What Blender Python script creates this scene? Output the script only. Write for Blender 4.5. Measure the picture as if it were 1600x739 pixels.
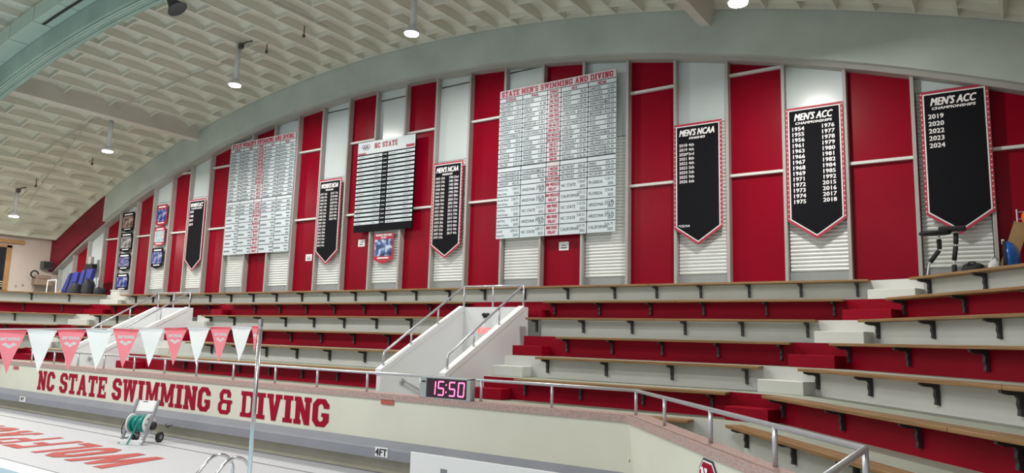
import bpy, math, random
from mathutils import Vector, Matrix
random.seed(7)
for o in list(bpy.data.objects): bpy.data.objects.remove(o)
scene = bpy.context.scene
COL = scene.collection
# ------------------------------------------------------------------ camera
F_PX, YAW, PIT, ROLL = 1142.107, 0.59913, 0.13993, 0.028085
CAMZ = 2.48
fw = Vector((-math.sin(YAW)*math.cos(PIT), math.cos(YAW)*math.cos(PIT), math.sin(PIT)))
r0 = Vector((math.cos(YAW), math.sin(YAW), 0)); u0 = r0.cross(fw)
cr = r0*math.cos(ROLL)+u0*math.sin(ROLL); cu = u0*math.cos(ROLL)-r0*math.sin(ROLL)
cam_d = bpy.data.cameras.new('camera'); cam = bpy.data.objects.new('camera', cam_d); COL.objects.link(cam)
cam_d.sensor_fit = 'HORIZONTAL'; cam_d.sensor_width = 36; cam_d.lens = 36*F_PX/1600
cam_d.clip_start = 0.05; cam_d.clip_end = 300
cam.matrix_world = Matrix(((cr.x, cu.x, -fw.x, 0), (cr.y, cu.y, -fw.y, -16), (cr.z, cu.z, -fw.z, CAMZ), (0, 0, 0, 1)))
scene.camera = cam
# ------------------------------------------------------------------ world and light
world = bpy.data.worlds.new('hall_ambience'); scene.world = world; world.use_nodes = True
bg = world.node_tree.nodes['Background']; bg.inputs[0].default_value = (0.93, 0.97, 0.95, 1); bg.inputs[1].default_value = 0.40
def area_light(name, loc, sx, sy, power, color=(1, 0.98, 0.93), target=None):
    l = bpy.data.lights.new(name, 'AREA'); l.shape = 'RECTANGLE'; l.size = sx; l.size_y = sy; l.energy = power; l.color = color
    o = bpy.data.objects.new(name, l); COL.objects.link(o); o.location = loc
    if target is not None:
        o.rotation_euler = (Vector(target)-Vector(loc)).to_track_quat('-Z', 'Y').to_euler()
    return o
for i, x in enumerate((-29, -21, -13)):
    area_light('pool_bay_fill', (x, -11.2, 8.4), 3.0, 1.2, 380)  # unseen fill lights added to stand in for near-bay lamps
area_light('pool_bay_fill', (-3.5, -13.6, 7.6), 3.0, 1.2, 260)  # further unseen fill, added to brighten the front of the pennants
scene.view_settings.view_transform = 'Standard'; scene.view_settings.look = 'None'
scene.view_settings.exposure = 0.38; scene.view_settings.gamma = 1.0; scene.view_settings.use_curve_mapping = False
LAMP_POWER = 230
# ------------------------------------------------------------------ materials
MATS = {}
def mat(name, col, rough=0.6, var=0.0, vscale=3.0, bump=0.0, bscale=40.0, metal=0.0, spec=0.5, emit=None, estr=1.0, stretch=None, col2=None, contrast=0.0):
    m = bpy.data.materials.new(name); m.use_nodes = True; nt = m.node_tree; b = nt.nodes['Principled BSDF']
    b.inputs['Roughness'].default_value = rough; b.inputs['Metallic'].default_value = metal
    b.inputs['Specular IOR Level'].default_value = spec
    b.inputs['Base Color'].default_value = (*col, 1)
    if var > 0 or bump > 0 or col2:
        tc = nt.nodes.new('ShaderNodeTexCoord'); vec = tc.outputs['Object']
        if stretch:
            mp = nt.nodes.new('ShaderNodeMapping'); mp.inputs['Scale'].default_value = stretch
            nt.links.new(vec, mp.inputs[0]); vec = mp.outputs[0]
        if var > 0 or col2:
            n = nt.nodes.new('ShaderNodeTexNoise'); n.inputs['Scale'].default_value = vscale; n.inputs['Detail'].default_value = 5
            nt.links.new(vec, n.inputs['Vector'])
            r = nt.nodes.new('ShaderNodeValToRGB')
            r.color_ramp.elements[0].position = 0.3+contrast; r.color_ramp.elements[1].position = 0.7-contrast
            c2 = col2 if col2 else tuple(c*(1+var) for c in col)
            c1 = col if col2 else tuple(c*(1-var) for c in col)
            r.color_ramp.elements[0].color = (*c1, 1); r.color_ramp.elements[1].color = (*c2, 1)
            nt.links.new(n.outputs['Fac'], r.inputs[0]); nt.links.new(r.outputs[0], b.inputs['Base Color'])
        if bump > 0:
            n2 = nt.nodes.new('ShaderNodeTexNoise'); n2.inputs['Scale'].default_value = bscale; n2.inputs['Detail'].default_value = 3
            nt.links.new(vec, n2.inputs['Vector'])
            bp = nt.nodes.new('ShaderNodeBump'); bp.inputs['Strength'].default_value = bump; bp.inputs['Distance'].default_value = 0.01
            nt.links.new(n2.outputs['Fac'], bp.inputs['Height']); nt.links.new(bp.outputs[0], b.inputs['Normal'])
    if emit:
        b.inputs['Emission Color'].default_value = (*emit, 1); b.inputs['Emission Strength'].default_value = estr
    MATS[name] = m
    return m
def photo_print(name, c0, c1, c2, scale=6.0):
    m = bpy.data.materials.new(name); m.use_nodes = True; nt = m.node_tree; b = nt.nodes['Principled BSDF']; b.inputs['Roughness'].default_value = 0.5
    tc = nt.nodes.new('ShaderNodeTexCoord'); n = nt.nodes.new('ShaderNodeTexNoise'); n.inputs['Scale'].default_value = scale; n.inputs['Detail'].default_value = 3
    nt.links.new(tc.outputs['Object'], n.inputs['Vector']); r = nt.nodes.new('ShaderNodeValToRGB')
    r.color_ramp.elements[0].position = 0.38; r.color_ramp.elements[0].color = (*c0, 1)
    r.color_ramp.elements[1].position = 0.62; r.color_ramp.elements[1].color = (*c2, 1)
    e = r.color_ramp.elements.new(0.5); e.color = (*c1, 1)
    nt.links.new(n.outputs['Fac'], r.inputs[0]); nt.links.new(r.outputs[0], b.inputs['Base Color'])
    MATS[name] = m; return m
mat('red_panel', (0.26, 0.0008, 0.014), 0.32, var=0.10, vscale=0.7, spec=0.12)
mat('red_riser', (0.27, 0.0010, 0.015), 0.5, var=0.10, vscale=1.2, spec=0.12)
mat('red_beam', (0.20, 0.0015, 0.018), 0.6, var=0.08, vscale=0.8)
mat('white_panel', (0.60, 0.66, 0.67), 0.25, var=0.03, vscale=0.8)
mat('shutter_metal', (0.74, 0.75, 0.74), 0.4, var=0.03)
mat('sill_grey', (0.30, 0.31, 0.32), 0.6)
mat('fin_paint', (0.40, 0.385, 0.365), 0.5, var=0.06, vscale=2)
mat('trim_light', (0.70, 0.70, 0.68), 0.4)
mat('riser_white', (0.63, 0.635, 0.605), 0.6, var=0.05, vscale=1.5, bump=0.1, bscale=30)
mat('tread_grey', (0.33, 0.35, 0.29), 0.7, var=0.10, vscale=2.0, bump=0.15)
mat('portal_white', (0.82, 0.83, 0.85), 0.45, var=0.015, vscale=1.0)
mat('parapet_cream', (0.67, 0.67, 0.575), 0.55, var=0.05, vscale=0.8, bump=0.08, bscale=20)
mat('granite_pink', (0.32, 0.20, 0.18), 0.5, col2=(0.52, 0.39, 0.36), vscale=45)
mat('ledge_grey', (0.25, 0.26, 0.30), 0.55, var=0.06, vscale=1.5)
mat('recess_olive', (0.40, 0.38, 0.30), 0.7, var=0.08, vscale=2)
mat('deck_tile', (0.40, 0.41, 0.44), 0.5, col2=(0.54, 0.55, 0.59), vscale=30, bump=0.08, bscale=60)
mat('joint_dark', (0.18, 0.18, 0.19), 0.7)
mat('deck_letter_red', (0.40, 0.045, 0.035), 0.6, var=0.12, vscale=2)
mat('pool_water', (0.35, 0.62, 0.70), 0.08, var=0.06, vscale=1.0, bump=0.25, bscale=4)
mat('pool_coping', (0.78, 0.82, 0.88), 0.35)
mat('coffer_paint', (0.70, 0.69, 0.60), 0.7, var=0.06, vscale=1.3)
mat('concrete_arch', (0.50, 0.55, 0.51), 0.7, var=0.10, vscale=0.9, bump=0.12, bscale=14)
mat('pool_lit_arch', (0.34, 0.46, 0.41), 0.65, var=0.14, vscale=1.1, bump=0.1, bscale=10)  # green light reflected from the pool, tinted into the beam colour
mat('pool_lit_duct', (0.46, 0.58, 0.52), 0.45, var=0.06, vscale=0.9)  # same green pool light put into the duct and conduit colour
mat('slot_black', (0.02, 0.02, 0.02), 0.6)
mat('purlin_paint', (0.66, 0.63, 0.57), 0.7, var=0.06, vscale=1.2)
mat('side_wall_paint', (0.58, 0.49, 0.44), 0.7, var=0.04, vscale=0.8)
mat('bench_wood', (0.17, 0.085, 0.03), 0.5, col2=(0.36, 0.205, 0.085), vscale=2.2, stretch=(0.6, 14, 14), bump=0.15, bscale=20)
mat('bracket_iron', (0.035, 0.032, 0.035), 0.5)
mat('galvanised', (0.55, 0.56, 0.60), 0.32, var=0.05, vscale=6, metal=0.55)
mat('chrome', (0.72, 0.72, 0.74), 0.18, metal=1.0)
mat('board_white', (0.62, 0.70, 0.75), 0.4)
mat('board_pink', (0.68, 0.60, 0.66), 0.4)
mat('ink_black', (0.012, 0.012, 0.016), 0.5)
mat('ink_grey', (0.07, 0.08, 0.10), 0.6)
mat('ink_red', (0.42, 0.01, 0.05), 0.5)
mat('banner_black', (0.008, 0.008, 0.011), 0.8, spec=0.12, bump=0.05, bscale=3)
mat('banner_red', (0.42, 0.02, 0.05), 0.55)
mat('banner_white', (0.80, 0.80, 0.82), 0.55)
mat('letter_red', (0.32, 0.002, 0.024), 0.6, spec=0.12)
mat('white_plastic', (0.80, 0.81, 0.82), 0.4)
mat('lamp_grey', (0.62, 0.64, 0.64), 0.4)
mat('lamp_lens', (1, 1, 1), 0.3, emit=(1.0, 0.98, 0.92), estr=22)
mat('speaker_dark', (0.07, 0.085, 0.09), 0.45)
mat('flag_pink', (0.97, 0.27, 0.33), 0.6)
mat('flag_white', (0.93, 0.95, 0.97), 0.6)
mat('print_white', (0.92, 0.88, 0.90), 0.6)
mat('rope', (0.85, 0.75, 0.77), 0.7)
mat('clock_case', (0.42, 0.44, 0.45), 0.4, metal=0.4)
mat('clock_face', (0.03, 0.012, 0.02), 0.25)
mat('clock_led', (1.0, 0.15, 0.3), 0.4, emit=(1.0, 0.10, 0.26), estr=2.6)
mat('sign_red', (0.45, 0.10, 0.08), 0.5)
mat('exit_red', (0.9, 0.25, 0.25), 0.4, emit=(1.0, 0.12, 0.12), estr=0.6)
mat('hose_green', (0.01, 0.24, 0.22), 0.4, var=0.15, vscale=8)
mat('reel_grey', (0.22, 0.23, 0.26), 0.45)
mat('rubber', (0.02, 0.02, 0.024), 0.6)
mat('cardboard', (0.36, 0.22, 0.10), 0.8, var=0.08, vscale=4)
mat('ball_blue', (0.015, 0.12, 0.50), 0.25)
mat('ball_orange', (0.75, 0.16, 0.03), 0.4)
mat('cabinet_tan', (0.50, 0.43, 0.30), 0.6)
mat('mat_blue', (0.03, 0.04, 0.24), 0.5, var=0.12, vscale=2)
mat('cloth_black', (0.018, 0.018, 0.024), 0.8, var=0.2, vscale=5)
mat('bag_white', (0.62, 0.62, 0.60), 0.6, var=0.1, vscale=8)
mat('timber_frame', (0.40, 0.22, 0.09), 0.5, var=0.15, vscale=3)
mat('glass_dark', (0.02, 0.022, 0.03), 0.12)
mat('tan_vinyl', (0.28, 0.20, 0.16), 0.6, var=0.15, vscale=4)
mat('conduit', (0.45, 0.44, 0.40), 0.5)
mat('wire_dark', (0.08, 0.07, 0.06), 0.6)
def thin_cloth(name, col):
    m = MATS[name]; nt = m.node_tree; out = nt.nodes['Material Output']; tr = nt.nodes.new('ShaderNodeBsdfTranslucent'); tr.inputs[0].default_value = (*col, 1)
    mx = nt.nodes.new('ShaderNodeMixShader'); mx.inputs[0].default_value = .5
    nt.links.new(nt.nodes['Principled BSDF'].outputs[0], mx.inputs[1]); nt.links.new(tr.outputs[0], mx.inputs[2]); nt.links.new(mx.outputs[0], out.inputs['Surface'])
thin_cloth('flag_pink', (0.98, 0.30, 0.36)); thin_cloth('flag_white', (0.96, 0.97, 0.98))
photo_print('photo_blue', (0.02, 0.03, 0.22), (0.05, 0.07, 0.33), (0.42, 0.42, 0.5), 5)
photo_print('photo_skin', (0.10, 0.05, 0.05), (0.30, 0.17, 0.14), (0.55, 0.45, 0.42), 5)
photo_print('photo_grey', (0.08, 0.08, 0.10), (0.25, 0.23, 0.24), (0.55, 0.53, 0.55), 5)
photo_print('photo_team', (0.015, 0.015, 0.03), (0.08, 0.08, 0.28), (0.4, 0.38, 0.5), 10)
photo_print('photo_sky', (0.20, 0.45, 0.62), (0.50, 0.65, 0.72), (0.6, 0.4, 0.3), 6)
photo_print('photo_swim', (0.01, 0.015, 0.05), (0.06, 0.12, 0.35), (0.55, 0.65, 0.8), 5)
# ------------------------------------------------------------------ mesh helpers
class LV(tuple): pass                          # lettering vertex: x, z, layer depth
class MB:
    def __init__(s): s.v = []; s.f = []; s.m = []
    def quad(s, a, b, c, d, mi=0):
        n = len(s.v); s.v += [tuple(a), tuple(b), tuple(c), tuple(d)]; s.f.append((n, n+1, n+2, n+3)); s.m.append(mi)
    def poly(s, pts, mi=0):
        n = len(s.v); s.v += [tuple(p) for p in pts]; s.f.append(tuple(range(n, n+len(pts)))); s.m.append(mi)
    def box(s, x0, x1, y0, y1, z0, z1, mi=0):
        n = len(s.v)
        s.v += [(x0, y0, z0), (x1, y0, z0), (x1, y1, z0), (x0, y1, z0), (x0, y0, z1), (x1, y0, z1), (x1, y1, z1), (x0, y1, z1)]
        for q in ((0, 3, 2, 1), (4, 5, 6, 7), (0, 1, 5, 4), (1, 2, 6, 5), (2, 3, 7, 6), (3, 0, 4, 7)):
            s.f.append(tuple(n+i for i in q)); s.m.append(mi)
    def prism(s, pts, axis, a, b, mi=0, cap=None):
        """pts: 2D outline; axis 'x','y','z' extrusion from a to b"""
        def P(p, t):
            if axis == 'x': return (t, p[0], p[1])
            if axis == 'y': return (p[0], t, p[1])
            return (p[0], p[1], t)
        n = len(s.v); k = len(pts); cap = mi if cap is None else cap
        s.v += [P(p, a) for p in pts]+[P(p, b) for p in pts]
        s.f.append(tuple(range(n+k-1, n-1, -1))); s.m.append(cap)
        s.f.append(tuple(range(n+k, n+2*k))); s.m.append(cap)
        for i in range(k):
            j = (i+1) % k; s.f.append((n+i, n+j, n+k+j, n+k+i)); s.m.append(mi)
    def tube(s, pts, r, seg=10, mi=0, closed=False, caps=True):
        pts = [Vector(p) for p in pts]; n0 = len(s.v); K = len(pts)
        up = None
        for i, p in enumerate(pts):
            if closed: t = pts[(i+1) % K]-pts[i-1]
            else: t = pts[min(i+1, K-1)]-pts[max(i-1, 0)]
            t.normalize()
            if up is None:
                up = Vector((0, 0, 1)) if abs(t.z) < 0.9 else Vector((1, 0, 0))
            a = t.cross(up); a.normalize(); b = a.cross(t); up = b
            rr = r[i] if isinstance(r, (list, tuple)) else r
            for j in range(seg):
                w = 2*math.pi*j/seg; s.v.append(tuple(p+a*(rr*math.cos(w))+b*(rr*math.sin(w))))
        for i in range(K if closed else K-1):
            for j in range(seg):
                A = n0+i*seg+j; B = n0+i*seg+(j+1) % seg; i2 = (i+1) % K; C = n0+i2*seg+(j+1) % seg; D = n0+i2*seg+j
                s.f.append((A, B, C, D)); s.m.append(mi)
        if caps and not closed:
            s.f.append(tuple(n0+j for j in range(seg-1, -1, -1))); s.m.append(mi)
            s.f.append(tuple(n0+(K-1)*seg+j for j in range(seg))); s.m.append(mi)
    def lathe(s, prof, c=(0, 0, 0), seg=20, mi=0, axis='z'):
        n0 = len(s.v)
        for r, h in prof:
            for j in range(seg):
                w = 2*math.pi*j/seg; x, y = r*math.cos(w), r*math.sin(w)
                q = (x, y, h) if axis == 'z' else ((h, x, y) if axis == 'x' else (x, h, y))
                s.v.append((q[0]+c[0], q[1]+c[1], q[2]+c[2]))
        for i in range(len(prof)-1):
            for j in range(seg):
                s.f.append((n0+i*seg+j, n0+i*seg+(j+1) % seg, n0+(i+1)*seg+(j+1) % seg, n0+(i+1)*seg+j)); s.m.append(mi)
        s.f.append(tuple(n0+j for j in range(seg-1, -1, -1))); s.m.append(mi)
        s.f.append(tuple(n0+(len(prof)-1)*seg+j for j in range(seg))); s.m.append(mi)
    def add(s, vf, fn, mi=0):
        vs, fs = vf; n = len(s.v)
        for v in vs:
            q = fn(v); s.v.append((q[0], q[1]-v[2], q[2]) if isinstance(v, LV) else q)
        for f in fs: s.f.append(tuple(n+i for i in f)); s.m.append(mi)
    def mesh(s, name, mats):
        me = bpy.data.meshes.new(name); me.from_pydata(s.v, [], s.f)
        for m in (mats if isinstance(mats, (list, tuple)) else [mats]): me.materials.append(MATS[m])
        me.polygons.foreach_set('material_index', s.m); me.update()
        return me
    def build(s, name, mats, parent=None, loc=None, smooth=False, bevel=0):
        me = s.mesh(name, mats)
        if smooth: me.polygons.foreach_set('use_smooth', [True]*len(me.polygons))
        return link(name, me, parent, loc, bevel)
def link(name, me, parent=None, loc=None, bevel=0):
    o = bpy.data.objects.new(name, me); COL.objects.link(o)
    if loc is not None: o.location = loc
    if parent is not None: o.parent = parent
    if bevel:
        b = o.modifiers.new('bevel', 'BEVEL'); b.width = bevel; b.segments = 2; b.limit_method = 'ANGLE'
    return o
def tag(o, label, cat, group=None):
    o['label'] = label; o['category'] = cat
    if group: o['group'] = group
    return o
def struct(o): o['kind'] = 'structure'; return o
def thing(name, label, cat, loc=(0, 0, 0), rz=0.0, group=None):
    o = bpy.data.objects.new(name, None); COL.objects.link(o); o.empty_display_size = 0.1
    o.location = loc; o.rotation_euler = (0, 0, rz); return tag(o, label, cat, group)
def sempty(name):
    o = bpy.data.objects.new(name, None); COL.objects.link(o); return struct(o)
# ------------------------------------------------------------------ lettering (built-in font, one glyph at a time)
GL = {}
def load_glyphs():
    chars = "ABCDEFGHIJKLMNOPQRSTUVWXYZ0123456789'.:,&-abcdefghijklmnopqrstuvwxyz*"
    tmp = []
    for c in chars:
        for kind, body in (('g', c), ('w', 'H'+c+'H')):
            cu_ = bpy.data.curves.new('t', 'FONT'); cu_.body = body; cu_.size = 1; cu_.resolution_u = 2; cu_.fill_mode = 'FRONT'
            ob = bpy.data.objects.new('t', cu_); COL.objects.link(ob); tmp.append((c, kind, ob))
    cu_ = bpy.data.curves.new('t', 'FONT'); cu_.body = 'HH'; obh = bpy.data.objects.new('t', cu_); COL.objects.link(obh)
    bpy.context.view_layer.update(); dg = bpy.context.evaluated_depsgraph_get()
    hh = obh.evaluated_get(dg).dimensions.x
    adv = {}
    for c, kind, ob in tmp:
        ev = ob.evaluated_get(dg)
        if kind == 'w': adv[c] = ev.dimensions.x-hh
        else:
            me = bpy.data.meshes.new_from_object(ev)
            GL[c] = ([(v.co.x, v.co.y) for v in me.vertices], [tuple(p.vertices) for p in me.polygons]); bpy.data.meshes.remove(me)
    for c in chars: GL[c] = (*GL[c], max(adv[c], 0.1))
    GL[' '] = ([], [], 0.28)
    for c, k, ob in tmp:
        d = ob.data; bpy.data.objects.remove(ob); bpy.data.curves.remove(d)
    d = obh.data; bpy.data.objects.remove(obh); bpy.data.curves.remove(d)
load_glyphs()
CAP = max(v[1] for v in GL['H'][0])
def text2d(s, h, x, y, align='l', sx=1.0, shear=0.0, fat=0.0, fit=None):
    """flat lettering: cap height h, baseline (x, y); returns verts, faces in 2D"""
    k = h/CAP
    if fit: sx = fit/(sum(GL[c][2]+0.02 for c in s)*k)
    w = sum(GL[c][2]+0.02 for c in s)*k*sx
    x0 = x-(w if align == 'r' else w/2 if align == 'c' else 0)
    V = []; F = []; cx = x0
    offs = [(0, 0)] if fat <= 0 else [(-fat, -fat*.5), (fat, -fat*.5), (-fat, fat*.5), (fat, fat*.5)]
    for c in s:
        vs, fs, a = GL[c]
        for ox, oy in offs:
            n = len(V); V += [(cx+vx*k*sx+vy*k*shear+ox, y+vy*k+oy, (0.0009 if ox > 0 else 0)+(0.0018 if oy > 0 else 0)) for vx, vy in vs]; F += [tuple(n+i for i in f) for f in fs]
        cx += (a+0.02)*k*sx
    return [LV(v) for v in V], F
# slab-serif athletic block letters, unit height
def block_letter(c):
    t = 0.27; s = 0.17; P = []
    def R(x0, x1, y0, y1): P.append([(x0, y0), (x1, y0), (x1, y1), (x0, y1)])
    def octo(w, gap=None):
        ch = 0.2; ci = 0.09
        o = [(ch, 0), (w-ch, 0), (w, ch), (w, 1-ch), (w-ch, 1), (ch, 1), (0, 1-ch), (0, ch)]
        i = [(t+ci, s+.02), (w-t-ci, s+.02), (w-t, s+.02+ci), (w-t, 1-s-.02-ci), (w-t-ci, 1-s-.02), (t+ci, 1-s-.02), (t, 1-s-.02-ci), (t, s+.02+ci)]
        for k in range(8):
            if gap and k in gap: continue
            j = (k+1) % 8; P.append([o[k], o[j], i[j], i[k]])
    if c == 'I':
        w = 0.50; R(.11, .39, 0, 1); R(0, w, 0, s); R(0, w, 1-s, 1)
    elif c == 'N':
        w = 0.86; R(.07, .31, 0, 1); R(.56, .80, 0, 1); R(0, .37, 0, s); R(0, .30, 1-s, 1); R(.50, w, 1-s, 1); P.append([(.08, 1), (.33, 1), (.79, 0), (.54, 0)])
    elif c == 'M':
        w = 1.02; R(.08, .28, 0, 1); R(.74, .94, 0, 1); R(0, .36, 0, s); R(.66, w, 0, s); R(0, .3, 1-s, 1); R(.72, w, 1-s, 1)
        P.append([(.10, 1), (.32, 1), (.60, .18), (.42, .18)]); P.append([(.70, 1), (.92, 1), (.60, .18), (.42, .18)])
    elif c == 'W':
        w = 1.12; R(0, .36, 1-s, 1); R(.40, .72, 1-s, 1); R(.76, w, 1-s, 1)
        P.append([(.06, 1), (.29, 1), (.40, 0), (.22, 0)]); P.append([(.46, 1), (.66, 1), (.40, 0), (.22, 0)])
        P.append([(.46, 1), (.66, 1), (.90, 0), (.72, 0)]); P.append([(.83, 1), (1.06, 1), (.90, 0), (.72, 0)])
    elif c == 'V':
        w = 0.82; R(0, .36, 1-s, 1); R(.46, w, 1-s, 1); P.append([(.06, 1), (.30, 1), (.53, 0), (.29, 0)]); P.append([(.52, 1), (.76, 1), (.53, 0), (.29, 0)])
    elif c == 'A':
        w = 0.88; R(0, .34, 0, s); R(.54, w, 0, s); P.append([(.06, 0), (.29, 0), (.56, 1), (.32, 1)]); P.append([(.59, 0), (.82, 0), (.56, 1), (.32, 1)]); R(.24, .64, .27, .41)
    elif c == 'T':
        w = 0.78; R(0, w, 1-s-.02, 1); R(.27, .51, 0, 1); R(.14, .64, 0, s); R(0, .13, .66, 1); R(w-.13, w, .66, 1)
    elif c == 'E':
        w = 0.72; R(.08, .32, 0, 1); R(0, w, 0, s); R(0, w, 1-s, 1); R(.3, .54, .43, .58); R(w-.12, w, 0, .30); R(w-.12, w, .70, 1); R(.46, .56, .35, .66)
    elif c == 'D':
        w = 0.82; R(.08, .30, 0, 1); P.append([(0, 0), (.62, 0), (.56, s), (0, s)]); P.append([(0, 1-s), (.56, 1-s), (.62, 1), (0, 1)])
        P += [[(.62, 0), (w, .2), (w-.24, .26), (.50, s)], [(w, .2), (w, .8), (w-.24, .74), (w-.24, .26)], [(w, .8), (.62, 1), (.50, 1-s), (w-.24, .74)]]
    elif c == 'O': w = 0.76; octo(w)
    elif c == 'C':
        w = 0.76; octo(w, (2,)); R(w-t, w, .66, .82); R(w-t, w, .18, .34)
    elif c == 'G':
        w = 0.80; octo(w, (2,)); R(w-t, w, .66, .82); R(w-t, w, .18, .48); R(.44, w, .36, .50)
    elif c == 'S':
        w = 0.74; ch = .18
        P += [[(ch, 1), (w-ch, 1), (w-ch-.04, 1-s-.02), (ch+.10, 1-s-.02)], [(w-ch, 1), (w, 1-ch), (w, .68), (w-t, .68), (w-t, .80), (w-ch-.06, 1-s-.02)],
              [(ch, 1), (ch+.1, 1-s-.02), (t, .78), (t, .66), (0, .58), (0, 1-ch)], [(0, .60), (t, .66), (w, .40), (w-.1, .30), (.1, .48)], [(t-.02, .60), (w-.1, .57), (w, .42), (w-t, .36), (.1, .48)],
              [(w, .42), (w, ch), (w-ch, 0), (w-ch-.1, s+.02), (w-t, .22), (w-t, .38)], [(ch, 0), (w-ch, 0), (w-ch-.08, s+.02), (ch+.04, s+.02)], [(ch, 0), (ch+.06, s+.02), (t, .20), (t, .32), (0, .32), (0, ch)]]
    elif c == '&':
        w = 0.84
        P += [[(.16, 0), (.62, 0), (.58, s), (.26, s)], [(0, .16), (.16, 0), (.27, s), (.22, .20), (.22, .36), (0, .42)], [(0, .38), (.22, .36), (.30, .44), (.30, .58), (.14, .55)],
              [(.14, .52), (.34, .52), (.28, .64), (.28, .80), (.06, .84), (.06, .66)], [(.06, .82), (.28, .78), (.32, 1-s), (.22, 1)], [(.22, 1), (.32, 1-s), (.54, 1-s), (.62, 1)],
              [(.62, 1), (.52, 1-s), (.52, .68), (.74, .68), (.74, .86)], [(.28, .44), (.84, .44), (.84, .58), (.28, .58)], [(.54, .44), (.54, .18), (.6, 0), (.76, .14), (.76, .44)]]
    elif c == 'L':
        w = 0.66; R(.08, .32, 0, 1); R(0, w, 0, s); R(0, .40, 1-s, 1); R(w-.14, w, 0, .32)
    elif c == 'F':
        w = 0.68; R(.08, .32, 0, 1); R(0, .42, 0, s); R(0, w, 1-s, 1); R(.3, .54, .43, .58); R(w-.12, w, .70, 1)
    elif c == "'": w = 0.22; P.append([(.04, .68), (.14, .68), (.20, 1), (0, 1)])
    else: return [], 0.36
    return P, w
def block_text(s, h, x, y, width, gap=0.11, by_letter=False):
    """block lettering fitted to width; returns list of 2D polygons"""
    tot = sum(block_letter(c)[1]+gap for c in s)-gap; k = width/tot; out = []; cx = 0
    for c in s:
        P, w = block_letter(c)
        L_ = [[(x+(cx+px)*k, y+py*h) for px, py in p] for p in P]
        if by_letter: out.append(L_)
        else: out += L_
        cx += w+gap
    return out
# ------------------------------------------------------------------ key dimensions
TK = lambda k: 3.78-0.405*k                      # tread level of row k, row 0 on top
ANG = math.radians(-49.27); UX, UY = math.cos(ANG), math.sin(ANG); NX, NY = -UY, UX
MIRX = -30.78                                    # the hall is symmetric about X = -15.39
END = [-2.16, -2.48, -2.83, -3.10, -3.42, -3.75, -4.10]          # right ends of the straight rows
RST = [-12.17, -11.82, -11.54, -11.23, -10.93, -10.70, -10.40]   # starts of the angled rows, along U
REND = -2.6
def rpt(s, c): return (UX*s+NX*c, UY*s+NY*c-16)
def right_line(k, off):
    k2 = min(k, 6)
    return [(END[k2], -1-.7*k+off), rpt(RST[k2], 8.539-.7*k+off), rpt(REND, 8.539-.7*k+off)]
def mirror(pts): return [(MIRX-x, y) for x, y in reversed(pts)]
CAX, CAZ, RA = -15.39, -34.44, 44.7              # soffit circle of the arches
CRX, CRZ, RR = -15.30, -35.92, 47.15             # underside circle of the roof ribs
arch_z = lambda x: CAZ+math.sqrt(RA*RA-(x-CAX)**2)
roof_z = lambda x, d=0: CRZ+math.sqrt((RR+d)**2-(x-CRX)**2)
XL, XR = -36.5, 5.72
FINX = lambda j: -1.38-1.24*j
# ------------------------------------------------------------------ seating tiers
RIS = 0.28
def tier(k, front, back, name='seating_tier'):
    b = MB(); pts = list(front)+list(reversed(back)); top = TK(k); bot = TK(k+1)-0.03
    n = len(pts); nf = len(front)
    vs = [(x, y, bot) for x, y in pts]+[(x, y, top) for x, y in pts]
    b.v = vs; b.f.append(tuple(range(n, 2*n))); b.m.append(1); b.f.append(tuple(range(n-1, -1, -1))); b.m.append(1)
    for i in range(n):
        j = (i+1) % n; b.f.append((i, j, n+j, n+i)); b.m.append(0)
    return struct(b.build(name, ['riser_white' if k % 2 == 0 else 'red_riser', 'tread_grey']))
GAP = .42                                        # slot between a portal's right wall and the seating
PL = [(-23.98, -22.04), (-10.86, -9.04)]           # outer faces of the two stair portals in X
for k in range(7):
    fr = right_line(k, RIS)
    if k == 0:
        tier(k, mirror(fr)+fr, [(XL+.05, .2), (XR-.05, .2)])
        continue
    br_ = right_line(k-1, RIS+.02)
    if k == 1:
        tier(k, mirror(fr)+fr, mirror(br_)+br_); continue
    y1, y2 = fr[0][1], br_[0][1]
    tier(k, mirror(fr)+[(PL[0][0], y1)], mirror(br_)+[(PL[0][0], y2)])
    tier(k, [(PL[0][1]+GAP, y1), (PL[1][0], y1)], [(PL[0][1]+GAP, y2), (PL[1][0], y2)])
    tier(k, [(PL[1][1]+GAP, y1)]+fr, [(PL[1][1]+GAP, y2)]+br_)
# walkway behind the parapet
PC = 3.02; PY = -5.8; PCX = -4.80; PEND = -5.0
def par_line(o):                                  # parapet line moved o back from its outer face
    c = PC+o; y = PY+o; x = (c-NY*(y+16))/NX
    return [(x, y), rpt(PEND, c)]
b = MB(); fr = par_line(.05); bk = right_line(6, RIS+.02)
front = mirror(fr)+fr; back = mirror(bk)+bk
pts = front+list(reversed(back)); b.prism(pts, 'z', .55, TK(7), 0)
struct(b.build('walkway_floor', ['tread_grey']))
# ------------------------------------------------------------------ parapet with coping and ledge
def strip_solid(name, lineA, lineB, za, zb, m):
    b = MB(); b.prism(list(lineA)+list(reversed(lineB)), 'z', za, zb, 0); return struct(b.build(name, [m]))
pe = rpt(PEND, PC); pe2 = (pe[0]+.02, -13.2)
def par_full(o):
    L = par_line(o); m = mirror(L)
    e = rpt(PEND, PC); L2 = L[:-1]+[(e[0]+o, rpt(PEND, PC+o)[1] if o == 0 else e[1]-o*0.55), (e[0]+o, -13.2)]
    return m+L2
strip_solid('parapet_wall', par_full(0), par_full(.24), .0, 1.315, 'parapet_cream')
strip_solid('parapet_coping', par_full(-.03), par_full(.36), 1.31, 1.41, 'granite_pink')
b = MB(); b.prism([(PY+.02, .60), (PY-.13, .47), (PY-.15, .44), (PY-.15, .27), (PY+.02, .27)], 'x', -25.9, -4.85, 0)
struct(b.build('parapet_ledge', ['ledge_grey']))
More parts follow.
